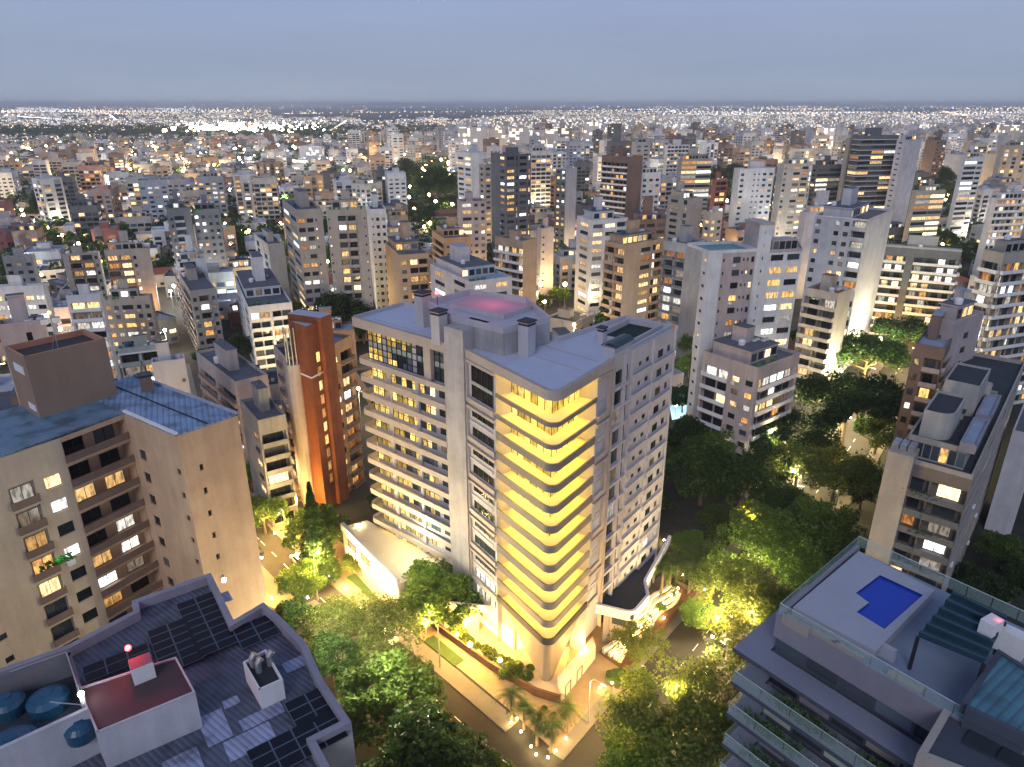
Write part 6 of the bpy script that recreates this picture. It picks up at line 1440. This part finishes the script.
# ------------------------------------------------------------------ the rest of the city
WALLS = [('white', W_WHITE), ('white', W_LAV), ('cream', W_CREAM), ('white', W_WHITE), ('pinkish', W_PINK), ('grey', W_GREY), ('blue grey', W_BLUEGREY), ('tan', W_TAN), ('dark grey', W_DGREY), ('brown', W_BROWN), ('white', W_WHITE), ('cream', W_CREAM), ('concrete grey', W_CONC), ('dull red', W_RED), ('salmon', W_SALMON)]
ROOFS = [('grey roof', ROOF_GREY), ('dark roof', ROOF_DARK), ('pale roof', ROOF_LIGHT), ('blue grey roof', ROOF_BLUE), ('clay tile roof', ROOF_RED)]
def simple(mb, wb, poly, h, wall, roofm, rng, style, litp=.3, fh=3.0, hip=False, coarse=False):
    n = 4
    if hip:
        mb.prism(poly, 0, h, wall, wall, False); o = inset(poly, -.4); a, b, c, d = o; m1 = ((a[0] + d[0]) / 2 * .75 + (b[0] + c[0]) / 2 * .25, (a[1] + d[1]) / 2 * .75 + (b[1] + c[1]) / 2 * .25); m2 = ((a[0] + d[0]) / 2 * .25 + (b[0] + c[0]) / 2 * .75, (a[1] + d[1]) / 2 * .25 + (b[1] + c[1]) / 2 * .75)
        z0, z1 = h + .02, h + 1.9
        A_, B_, C_, D_ = [(*p, z0) for p in o]; M1, M2 = (*m1, z1), (*m2, z1)
        mb.quad(A_, B_, M2, M1, roofm); mb.poly([B_, C_, M2], roofm); mb.quad(C_, D_, M1, M2, roofm); mb.poly([D_, A_, M1], roofm)
    else:
        mb.prism(poly, 0, h, wall, roofm, False)
        inn = inset(poly, .3)
        for i in range(n):
            a, b, c, d = poly[i], poly[(i + 1) % n], inn[(i + 1) % n], inn[i]
            mb.quad((*a, h), (*b, h), (*b, h + .7), (*a, h + .7), wall); mb.quad((*a, h + .7), (*b, h + .7), (*c, h + .7), (*d, h + .7), wall); mb.quad((*c, h + .01), (*d, h + .01), (*d, h + .7), (*c, h + .7), wall)
    nf = max(1, int((h - .3) / fh)); acc = rng.choice((W_WHITE, W_BROWN, W_DGREY, W_TAN, W_CREAM, W_GREY)); blank = rng.random() < .4
    for i in (0, 3) if coarse else (0, 1, 3):
        F, L, _ = frame(poly[i], poly[(i + 1) % n])
        if style == 2 and i != 0: continue
        if i == 3 and blank: continue
        if style >= 3 and h > 10 and not coarse or style == 4:
            # upright stripes: dark window strips between plain piers, or projecting balcony stacks
            ns_ = max(2, int(L / 4.5))
            for j in range(ns_):
                a0, a1 = L * (j + .22) / ns_, L * (j + .78) / ns_
                if (j + style) % 2:
                    mb.fbox(F, a0 - .2, a1 + .2, .4, h - .5, .004, .12, acc)
                    for k in range(nf): wb.quad(F(a0, k * fh + .9, .14), F(a1, k * fh + .9, .14), F(a1, k * fh + 2.5, .14), F(a0, k * fh + 2.5, .14), pick_light(rng, litp))
                else:
                    for k in range(nf):
                        if i == 0: mb.fbox(F, a0 - .3, a1 + .3, k * fh + .05, k * fh + .95, .004, .9, acc if style == 3 else wall)
                        wb.quad(F(a0 - .1, k * fh + .96, .03), F(a1 + .1, k * fh + .96, .03), F(a1 + .1, k * fh + 2.7, .03), F(a0 - .1, k * fh + 2.7, .03), pick_light(rng, litp))
            continue
        nb = max(1, int(L / (3.4 if not coarse else 4.2)))
        for k in range(nf):
            z = k * fh + .9
            if style == 1 and i == 0:
                mb.fbox(F, .1, L - .1, k * fh + 2.75, k * fh + 3.6, .003, .7, wall) if k < nf - 1 else None
                if k % 1 == 0: 
                    for j in range(nb): wb.quad(F(L * (j + .08) / nb, z - .2, .03), F(L * (j + .92) / nb, z - .2, .03), F(L * (j + .92) / nb, z + 1.6, .03), F(L * (j + .08) / nb, z + 1.6, .03), pick_light(rng, litp))
                continue
            for j in range(nb):
                if rng.random() < .1: continue
                wd = .24 if i else .2
                wb.quad(F(L * (j + wd) / nb, z, .03), F(L * (j + 1 - wd) / nb, z, .03), F(L * (j + 1 - wd) / nb, z + 1.3, .03), F(L * (j + wd) / nb, z + 1.3, .03), pick_light(rng, litp))
    return nf
rg = random.Random(21)
ROADPTS = []
for pts in (LEFT_ROAD, RIGHT_ROAD):
    for (x0, y0), (x1, y1) in zip(pts, pts[1:]):
        n = max(1, int(hypot(x1 - x0, y1 - y0) / 4)); ROADPTS += [(x0 + (x1 - x0) * i / n, y0 + (y1 - y0) * i / n) for i in range(n)]
def near_road(x, y, d): return any((x - a) ** 2 + (y - b) ** 2 < d * d for a, b in ROADPTS)
GA = radians(43); GB = (.30, .36, .42, .24, .95, .33); gc, gs_ = cos(GA), sin(GA)
BX, BY, ST = 86.0, 62.0, 12.0
def g2w(u, v): return (u * gc - v * gs_, u * gs_ + v * gc)
def w2g(x, y): return (x * gc + y * gs_, -x * gs_ + y * gc)
lots = []; parks = []
PARKS_PX = [(430, 178, 34), (235, 236, 20), (735, 172, 26), (950, 185, 28), (335, 300, 26)]
def rect(cx, cy, w, d, ang):
    c, s = cos(ang), sin(ang); return [(cx + a * c - b * s, cy + a * s + b * c) for a, b in ((-w / 2, -d / 2), (w / 2, -d / 2), (w / 2, d / 2), (-w / 2, d / 2))]
for iu in range(-14, 30):
    for iv in range(-12, 26):
        u0, v0 = iu * BX, iv * BY
        for a in range(3):
            for b_ in range(3 if (iu + iv) % 3 else 2):
                w = (BX - ST) / 3; d = (BY - ST) / (3 if (iu + iv) % 3 else 2)
                cu, cv = u0 + ST / 2 + w * (a + .5), v0 + ST / 2 + d * (b_ + .5); x, y = g2w(cu, cv)
                if y < 112 or y > 1500: continue
                q = proj(x, y, 0)
                if not q or q[0] < -60 or q[0] > 1084: continue
                if y < 1.25 * abs(x) - 40: continue
                dist = y
                if (rg.random() < .20 if dist < 420 else rg.random() < .17): parks.append((x, y, 'lot')); continue
                if dist < 150: hh_ = rg.uniform(4, 8)
                elif dist < 230: hh_ = rg.choice((4, 6, 7, 9, 12))
                elif dist < 330: hh_ = rg.choice((5, 6, 7, 9, 9, 12, 15))
                elif dist < 480: hh_ = rg.choice((5, 6, 7, 9, 12, 15, 18, 24))
                elif dist < 750: hh_ = rg.choice((6, 7, 9, 12, 15, 21, 27, 33))
                else: hh_ = rg.choice((7, 9, 12, 15, 21, 27, 36, 42) if x > -.1 * y else (6, 7, 9, 12, 15, 21, 30))
                if x < -.2 * y and dist > 650: hh_ = min(hh_, rg.choice((9, 12, 18, 27)))
                if rg.random() < .045 and 420 < dist < 1400 and x > -.3 * y: hh_ = rg.uniform(38, 50)
                ww, dd = w * rg.uniform(.55, .86), d * rg.uniform(.6, .9)
                if hh_ > 15: ww *= .85
                rad = (ww + dd) * .27
                if not clear_of(x, y, rad - 1): parks.append((x, y, 'gap')) if clear_of(x, y, 2) else None; continue
                if dist < 270 and near_road(x, y, rad + 8): parks.append((x, y, 'road')) if not near_road(x, y, 9) else None; continue
                if x > 20 and y < 190 and x < 110 and y < 2.2 * x + 92: parks.append((x, y, 'grove')); continue
                pq = proj(x, y, hh_)
                if any(abs(pq[0] - a_) < c_ and abs(pq[1] - b2_) < c_ * .7 for a_, b2_, c_ in PARKS_PX): parks.append((x, y, 'park')); continue
                if dist < 150 and (x < -20 and y < 128 and x > -75): parks.append((x, y, 'gap')); continue
                lots.append((rad * (hh_ + 8) / (pq[2] ** 2), x, y, ww, dd, hh_, pq))
lots.sort(key=lambda l: -l[0])
ORD = ['nearest', 'second nearest', 'third nearest', 'fourth nearest', 'fifth nearest', 'sixth nearest', 'seventh nearest', 'eighth nearest', 'ninth nearest', 'tenth nearest']
N_IND = 215; cnt = {}; ind = sorted(lots[:N_IND], key=lambda l: l[2])
def words_for(pq, kind):
    best = min(LAND, key=lambda l: (l[0] - pq[0]) ** 2 + ((l[1] - pq[1]) * 1.3) ** 2)
    side = 'left of' if pq[0] < best[0] - 14 else 'right of' if pq[0] > best[0] + 14 else ('behind' if pq[1] < best[1] + 10 else 'in front of')
    return side, best[2]
for _, x, y, ww, dd, hh_, pq in ind:
    rng = random.Random(int(x * 31 + y * 17)); cn, wall = rng.choice(WALLS); rn, roofm = rng.choice(ROOFS[:4]); hip = hh_ < 8 and rng.random() < .45
    if hip: rn, roofm = ROOFS[4]
    side, lm = words_for(pq, 0)
    kind, cat, nm = ('low house', 'house', 'low_house') if hh_ < 10 else ('mid rise block', 'apartment building', 'apartment_building') if hh_ < 22 else ('tall block', 'apartment building', 'apartment_building')
    key = (cn, kind, side, lm); cnt[key] = cnt.get(key, 0) + 1; o_ = ORD[min(cnt[key], 10) - 1]
    lab = '%s %s with %s, %s, %s %s' % (cn, kind, rn, o_, side, lm.replace('the ', '', 1) if False else lm)
    if len(lab.split()) > 16: lab = '%s %s, %s, %s %s' % (cn, kind, o_, side, lm)
    t = thing(nm, lab, cat, group='low houses between the blocks' if hh_ < 10 else 'blocks filling the city behind')
    poly = rect(x, y, ww * .95, dd * .95, rng.choice(GB)); mb, wb = MB(), MB()
    simple(mb, wb, poly, hh_, wall, roofm, rng, rng.choice((0, 1, 1, 2, 3, 3, 4, 4)), rng.uniform(.1, .5), hip=hip)
    mb.build('wall', t); o = wb.build('window', t)
    if o: o['kind'] = 'stuff'
    if not hip: rooftop(t, poly, hh_ + .004, wall, roofm, rng, rng.random() < .5, rng.uniform(2, 4))
mb, wb = MB(), MB()
for _, x, y, ww, dd, hh_, pq in lots[N_IND:]:
    rng = random.Random(int(x * 31 + y * 17)); cn, wall = rng.choice(WALLS[:12]); rn, roofm = rng.choice(ROOFS); hip = hh_ < 8 and rng.random() < .4
    ga = rng.choice(GB); simple(mb, wb, rect(x, y, ww * .95, dd * .95, ga), hh_, wall, roofm if not hip else ROOF_RED, rng, rng.choice((0, 1, 1, 2, 3, 3, 4)), rng.uniform(.1, .5), hip=hip, coarse=y > 700)
    if not hip and hh_ > 10: c = (x + rng.uniform(-2, 2), y + rng.uniform(-2, 2)); mb.box(c[0], c[1], hh_ + .01, ww * .35, dd * .35, rng.uniform(2, 4), wall, ga, roofm)
o = mb.build('city_blocks'); struct(o, 'stuff'); o = wb.build('city_block_windows'); struct(o, 'stuff'); print('lots', len(lots), 'parks', len(parks))
# streets of the grid
mb, pv = MB(), MB()
def clip_line(pts_fn, n):
    out = []
    for k in range(n):
        a, b = pts_fn(k), pts_fn(k + 1); m_ = ((a[0] + b[0]) / 2, (a[1] + b[1]) / 2)
        if 125 < m_[1] < 1500 and abs(m_[0]) < m_[1] * .95 + 40 and clear_of(m_[0], m_[1], 3) and not near_road(m_[0], m_[1], 12): out.append((a, b))
    return out
street_cells = []
for iu in range(-14, 30):
    for a, b in clip_line(lambda k: g2w(iu * BX, -700 + k * 12), 200): street_cells.append((a, b, 0))
for iv in range(-12, 26):
    for a, b in clip_line(lambda k: g2w(-1200 + k * 12, iv * BY), 300): street_cells.append((a, b, 1))
for a, b, c in street_cells:
    F, L, _ = frame(a, b); mb.quad(F(0, .02 + c * .006, 4), F(L, .02 + c * .006, 4), F(L, .02 + c * .006, -4), F(0, .02 + c * .006, -4), ASPH)
struct(mb.build('city_streets'))
# lamps along the grid streets: nearer ones stand as lamps with their light, the far ones are one mass
far = MB(); rl = random.Random(5); cand = []
WCOL = [((1, .70, .32), 0), ((1, .86, .62), 1), ((.86, .95, 1), 2)]
LM = [lampmat('far_lamp_warm', (1, .55, .20), 34), lampmat('far_lamp_pale', (1, .80, .55), 34), lampmat('far_lamp_white', (.88, .95, 1), 40)]
for i, (a, b, c) in enumerate(street_cells):
    if (i % 3) == 0 and rl.random() < .85: cand.append(((a[0] + b[0]) / 2, (a[1] + b[1]) / 2))
cand.sort(key=lambda p: p[1]); NL = 0
for j, (x, y) in enumerate(cand):
    k = rl.choice((0, 0, 0, 0, 1, 1, 2)); q = proj(x, y, 8)
    if q[0] < -30 or q[0] > 1054: continue
    if not clear_of(x + 3.5, y, 3) or (y < 150 and x < 12): continue
    if y < 520 and NL < 130:
        NL += 1; side, lm = words_for(q, 0); key = ('lamp', side, lm); cnt[key] = cnt.get(key, 0) + 1
        street_lamp(x + 3.5, y, rl.uniform(0, 6), 'distant street lamp, %s, %s %s' % (ORD[min(cnt[key], 10) - 1], side, lm), 'street lamps of the city grid', 7000, WCOL[k][0])
        far.ball((x + 3.5, y, 8.9), .2 + y * .0016, LM[k], 6, 4)
    else:
        if y < 1050 and j % 3 == 0:
            o = bpy.data.objects.new('lamp_light', shared_light(('far', k), 26000, WCOL[k][0], .6)); COL.objects.link(o); o.location = (x, y, 10)
        far.ball((x, y, 8.0), .5 + y * .0014, LM[k], 5, 3)
struct(far.build('street_lights'), 'stuff')
# trees of yards and streets
rt = random.Random(8); cntt = 0; tk_far = [[], []]
for x, y, kd in sorted(parks, key=lambda p: p[1]) :
    nt_ = {'lot': 2, 'gap': 1, 'road': 1, 'grove': 2, 'park': 3}[kd]
    for _ in range(nt_):
        tx, ty = x + rt.uniform(-7, 7), y + rt.uniform(-7, 7)
        if not clear_of(tx, ty, 2.0) or near_road(tx, ty, 7): continue
        if ty > 1600 : continue
        key = rt.choice(('small1', 'small2', 'broad3', 'small2')) if kd != 'park' else 'broad3'
        if cntt < 225:
            cntt += 1; q = proj(tx, ty, 6); side, lm = words_for(q, 0); kk = (key, side, lm); cnt[kk] = cnt.get(kk, 0) + 1
            tree(key, tx, ty, rt.uniform(3.2, 5.5), '%s yard tree, %s, %s %s' % ({'small1': 'green', 'small2': 'dark', 'broad3': 'dense dark'}[key], ORD[min(cnt[kk], 10) - 1], side, lm), 'trees between the blocks')
        else: tk_far[0].append((tx, ty, rt.uniform(3.5, 6)))
FT = crown('broad', 1, 1.1, 240, .17, 5)
v, f = [], []
for x, y in [(rt.uniform(-1, 1), rt.uniform(330, 2600)) for _ in range(5200)]:
    tx = x * (y * .78); r = rt.uniform(4, 8) * (1 + y / 2500)
    if y < 900 and not clear_of(tx, y, 3): continue
    tk_far[0].append((tx, y, r))
for tx, ty, r in tk_far[0]:
    i0 = len(v); n = len(FT[0]) if ty < 700 else len(FT[0]) // 3 // 4 * 4; a = rt.uniform(0, 6); c, s = cos(a) * r, sin(a) * r; k_ = 1 if ty < 700 else 1.5
    v += [(tx + (p.x * c - p.y * s), ty + (p.x * s + p.y * c), 2 + p.z * r) for p in FT[0][:n]]; f += [tuple(i0 + q for q in ff) for ff in FT[1][:n // 4]]
me = bpy.data.meshes.new('far_woods'); me.from_pydata(v, [], f); me.materials.append(LEAF_D); struct(link('far_woods', me), 'stuff')

# ------------------------------------------------------------------ farther city, 1.5 km and beyond: one mass with lit windows, and its lights
def farwall():
    m, nt, b = newmat('far_city_wall')
    g = N(nt, 'ShaderNodeNewGeometry'); r = ramp(nt, g.outputs['Random Per Island'], [(0, (.66, .64, .64)), (.3, (.5, .43, .38)), (.5, (.36, .35, .38)), (.7, (.62, .56, .50)), (.85, (.20, .15, .13)), (1, (.7, .7, .74))])
    for e in r.color_ramp.elements: pass
    nt.links.new(r.outputs[0], b.inputs['Base Color'])
    dv = N(nt, 'ShaderNodeVectorMath', operation='DIVIDE'); dv.inputs[1].default_value = (4.2, 4.2, 3.1); nt.links.new(g.outputs['Position'], dv.inputs[0])
    fl = N(nt, 'ShaderNodeVectorMath', operation='FLOOR'); nt.links.new(dv.outputs[0], fl.inputs[0]); wn_ = N(nt, 'ShaderNodeTexWhiteNoise'); nt.links.new(fl.outputs[0], wn_.inputs[0])
    gt = N(nt, 'ShaderNodeMath', operation='GREATER_THAN'); gt.inputs[1].default_value = .80; nt.links.new(wn_.outputs[0], gt.inputs[0])
    sx = N(nt, 'ShaderNodeSeparateXYZ'); nt.links.new(g.outputs['Normal'], sx.inputs[0]); lt = N(nt, 'ShaderNodeMath', operation='LESS_THAN'); lt.inputs[1].default_value = .5; nt.links.new(sx.outputs[2], lt.inputs[0])
    mu = N(nt, 'ShaderNodeMath', operation='MULTIPLY'); nt.links.new(gt.outputs[0], mu.inputs[0]); nt.links.new(lt.outputs[0], mu.inputs[1])
    mu2 = N(nt, 'ShaderNodeMath', operation='MULTIPLY'); mu2.inputs[1].default_value = 1.5; nt.links.new(mu.outputs[0], mu2.inputs[0])
    rc = ramp(nt, wn_.outputs[1], [(0, (1, .62, .28)), (.5, (1, .85, .6)), (1, (.9, .95, 1))]); nt.links.new(rc.outputs[0], b.inputs['Emission Color']); nt.links.new(mu2.outputs[0], b.inputs['Emission Strength'])
    b.inputs['Roughness'].default_value = .8; m.cycles.emission_sampling = 'NONE'; return m
FWM = farwall(); mb = MB(); rf = random.Random(77)
def dark_zone(px, py):
    return ((px - 400) / 135) ** 2 + ((py - 113) / (6.5 + 1.5 * sin(px * .07))) ** 2 < 1 or ((px - 560) / 90) ** 2 + ((py - 108) / 2.2) ** 2 < 1 or ((px - 900) / 60) ** 2 + ((py - 110) / 2.5) ** 2 < 1 or (py > 129 and py < 137 and px < 330) or (px > 930 and py < 107) or (470 < px < 520 and 107 < py < 112)
cents = [(rf.uniform(-1, 1), rf.uniform(1500, 6000)) for _ in range(26)]
for i in range(8000):
    y = 1500 * (5.5 ** rf.random() ** 1.25); x = rf.uniform(-.8, .8) * y
    q = proj(x, y, 0)
    if dark_zone(q[0], q[1]): continue
    dens = 0 if q[0] < 470 and rf.random() < .6 else max(math.exp(-(((x / y - c[0] * .78) * 4) ** 2 + ((y - c[1]) / 500) ** 2)) for c in cents)
    if q[0] > 480: dens = max(dens, .5)
    if rf.random() > .30 + dens: continue
    h = rf.choice((6, 8, 10, 14)) + dens * rf.choice((0, 6, 14, 26, 34)); h = min(h, 9) if q[0] < 470 or y > 3600 else h; w = rf.uniform(12, 24) * (1 + y / 6000); mb.box(x, y, 0, w, w * rf.uniform(.5, 1.1), h, FWM, rf.choice((GA, GA, .2, .9)))
for px0, px1, yt, Y in ((458, 487, 127, 900), (488, 505, 128, 930), (509, 528, 127, 880), (530, 544, 130, 930), (546, 557, 129, 900), (559, 571, 128, 890), (583, 600, 122, 1100), (820, 832, 128, 980), (268, 283, 150, 900), (300, 322, 146, 1000), (1000, 1020, 125, 1100)):
    x0, _, z = at_y(px0, yt, Y); x1, _, _ = at_y(px1, yt, Y); mb.box((x0 + x1) / 2, Y, 0, x1 - x0, 18, z, FWM, .1)
struct(mb.build('distant_city'), 'stuff')
FB = [lampmat('glow_light_%s' % n, c, s) for n, c, s in (('amber', (1, .55, .22), 7), ('warm', (1, .78, .48), 9), ('white', (.9, .95, 1), 11), ('strong', (1, .90, .70), 26))]
mb = MB()
def dot(x, y, z, s, m): mb.box(x, y, z, s * 1.3, s, s, m)
for i in range(120):
    y = 1300 * (9 ** (rf.random() ** .9)); x = rf.uniform(-.8, .8) * y; a = rf.choice((GA, GA + pi / 2, .15, 1.75, rf.uniform(0, 3.1))); m = FB[rf.choice((0, 0, 1, 1, 2))]; n = rf.randrange(12, 46); st_ = rf.uniform(22, 45) * (1 + y / 4000)
    for k in range(n):
        px_, py_ = x + (k - n / 2) * st_ * cos(a), y + (k - n / 2) * st_ * sin(a)
        if py_ < 1200: continue
        q = proj(px_, py_, 8)
        if q and not (dark_zone(q[0], q[1]) and rf.random() < .8): dot(px_, py_, 9, py_ / 700 * rf.uniform(.25, .4), m)
for i in range(1900):
    y = 1300 * (14 ** (rf.random() ** .95)); x = rf.uniform(-.8, .8) * y; q = proj(x, y, 5)
    if dark_zone(q[0], q[1]) and rf.random() < .93: continue
    if 330 < q[0] < 520 and y > 3000 and rf.random() < .7: continue
    m = FB[rf.choice((0, 0, 0, 1, 1, 1, 2))]; dot(x, y, rf.uniform(4, 9), y / 700 * rf.choice((.2, .25, .33, .5)), m)
for i in range(230):     # airport and stadium like cluster, left of centre
    px, py = rf.gauss(232, 44), 127.5 + rf.gauss(0, 2.4); 
    if px < 172 or px > 325: continue
    x, y = at(px, py, 14); dot(x, y, 14, 5 * rf.uniform(.25, 1.0), FB[3])
for px, py, s in ((232, 128, 14), (222, 129, 8), (165, 132, 7), (206, 130, 7), (840, 171, 6), (836, 172, 4), (553, 128, 0), (985, 112, 6)):
    if s: x, y = at(px, py, 8); dot(x, y, 8, s, FB[3])
for i in range(260):    # long straight road lights across the dark plain
    px = 285 + i * 1.3; x, y = at(px, 113.5 - i * .012, 6); dot(x, y, 6, y / 700 * .35, FB[1]) if rf.random() < .3 else None
for i in range(420):
    px = rf.uniform(-10, 1034); py = 105.2 + abs(rf.gauss(0, 1.3)); x, y = at(px, py, 6)
    if y > 23000 or (px < 480 and rf.random() < .6): continue
    dot(x, y, 6, y / 700 * rf.uniform(.35, .6), FB[rf.choice((1, 1, 0, 2))])
struct(mb.build('distant_city_lights'), 'stuff')
# white floodlit yards between near blocks
for k, (px, py, e, c) in enumerate(((243, 290, 9000, (.8, .95, 1)), (100, 262, 7000, (1, .7, .5)), (15, 262, 6000, (.9, .95, 1)), (135, 195, 26000, (.9, .95, 1)), (565, 285, 6000, (1, .75, .35)), (540, 285, 5000, (1, .72, .3)), (590, 300, 7000, (1, .78, .4)), (845, 172, 60000, (.8, 1, 1)), (740, 360, 2500, (1, .9, .7)), (880, 340, 22000, (1, .95, .6)), (840, 372, 14000, (1, .95, .6)), (935, 350, 14000, (1, .9, .5)), (360, 300, 4500, (1, .65, .2)), (190, 300, 7000, (.95, .97, 1)), (630, 290, 5000, (1, .7, .35)), (760, 240, 8000, (.9, .95, 1)), (300, 240, 16000, (.9, .93, 1)), (580, 235, 12000, (.9, 1, 1)), (60, 330, 3000, (1, .6, .35)), (205, 280, 6000, (1, 1, 1)))):
    x, y = at(px, py, 10); 
    if not clear_of(x, y, -1): pass
    t = MB(); r = .3 + y * .002; t.tube([(0, 0, 0), (0, 0, 10)], [.1, .08], POLE, 6); t.ball((0, 0, 10.3), r, LM[2] if c[0] < .96 else LM[1] if c[2] > .6 else LM[0], 8, 5)
    o = t.build('flood_light', None, (x, y, 0)); q = proj(x, y, 8); side, lm = words_for(q, 0); key = ('fl', side, lm); cnt[key] = cnt.get(key, 0) + 1
    tag(o, 'bright pole flood light, %s, %s %s' % (ORD[min(cnt[key], 10) - 1], side, lm), 'flood light', 'flood lights in the yards'); plight(0, 0, 11.5, e, c, .4, o)
# ------------------------------------------------------------------ low hills on the horizon
mb = MB(); HM = plain('hill_woods', (.03, .045, .03), .95); rh = random.Random(3); prof = []
for i in range(121):
    x = -24000 + 400 * i; h = 22 + 18 * sin(i * .31) * sin(i * .07 + 1) + 14 * rh.random() + 75 * math.exp(-((x + 3900) / 1500) ** 2) + 40 * math.exp(-((x - 15000) / 3000) ** 2); prof.append((x, min(h, 108)))
for (x0, h0), (x1, h1) in zip(prof, prof[1:]):
    mb.quad((x0, 21500, -.5), (x1, 21500, -.5), (x1, 23000, h1), (x0, 23000, h0), HM); mb.quad((x0, 23000, h0), (x1, 23000, h1), (x1, 26000, -.5), (x0, 26000, -.5), HM)
struct(mb.build('hills'))
# ------------------------------------------------------------------ evening haze
m = bpy.data.materials.new('evening_haze'); m.use_nodes = True; nt = m.node_tree; nt.nodes.clear()
o_ = nt.nodes.new('ShaderNodeOutputMaterial'); v_ = nt.nodes.new('ShaderNodeVolumePrincipled'); v_.inputs['Density'].default_value = .00010; v_.inputs['Color'].default_value = (.90, .94, 1.0, 1); v_.inputs['Anisotropy'].default_value = 0
nt.links.new(v_.outputs[0], o_.inputs['Volume'])
mb = MB(); mb.prism([(-31000, -310), (31000, -310), (31000, 60500), (-31000, 60500)], -1, 112, m); struct(mb.build('haze'), 'stuff')
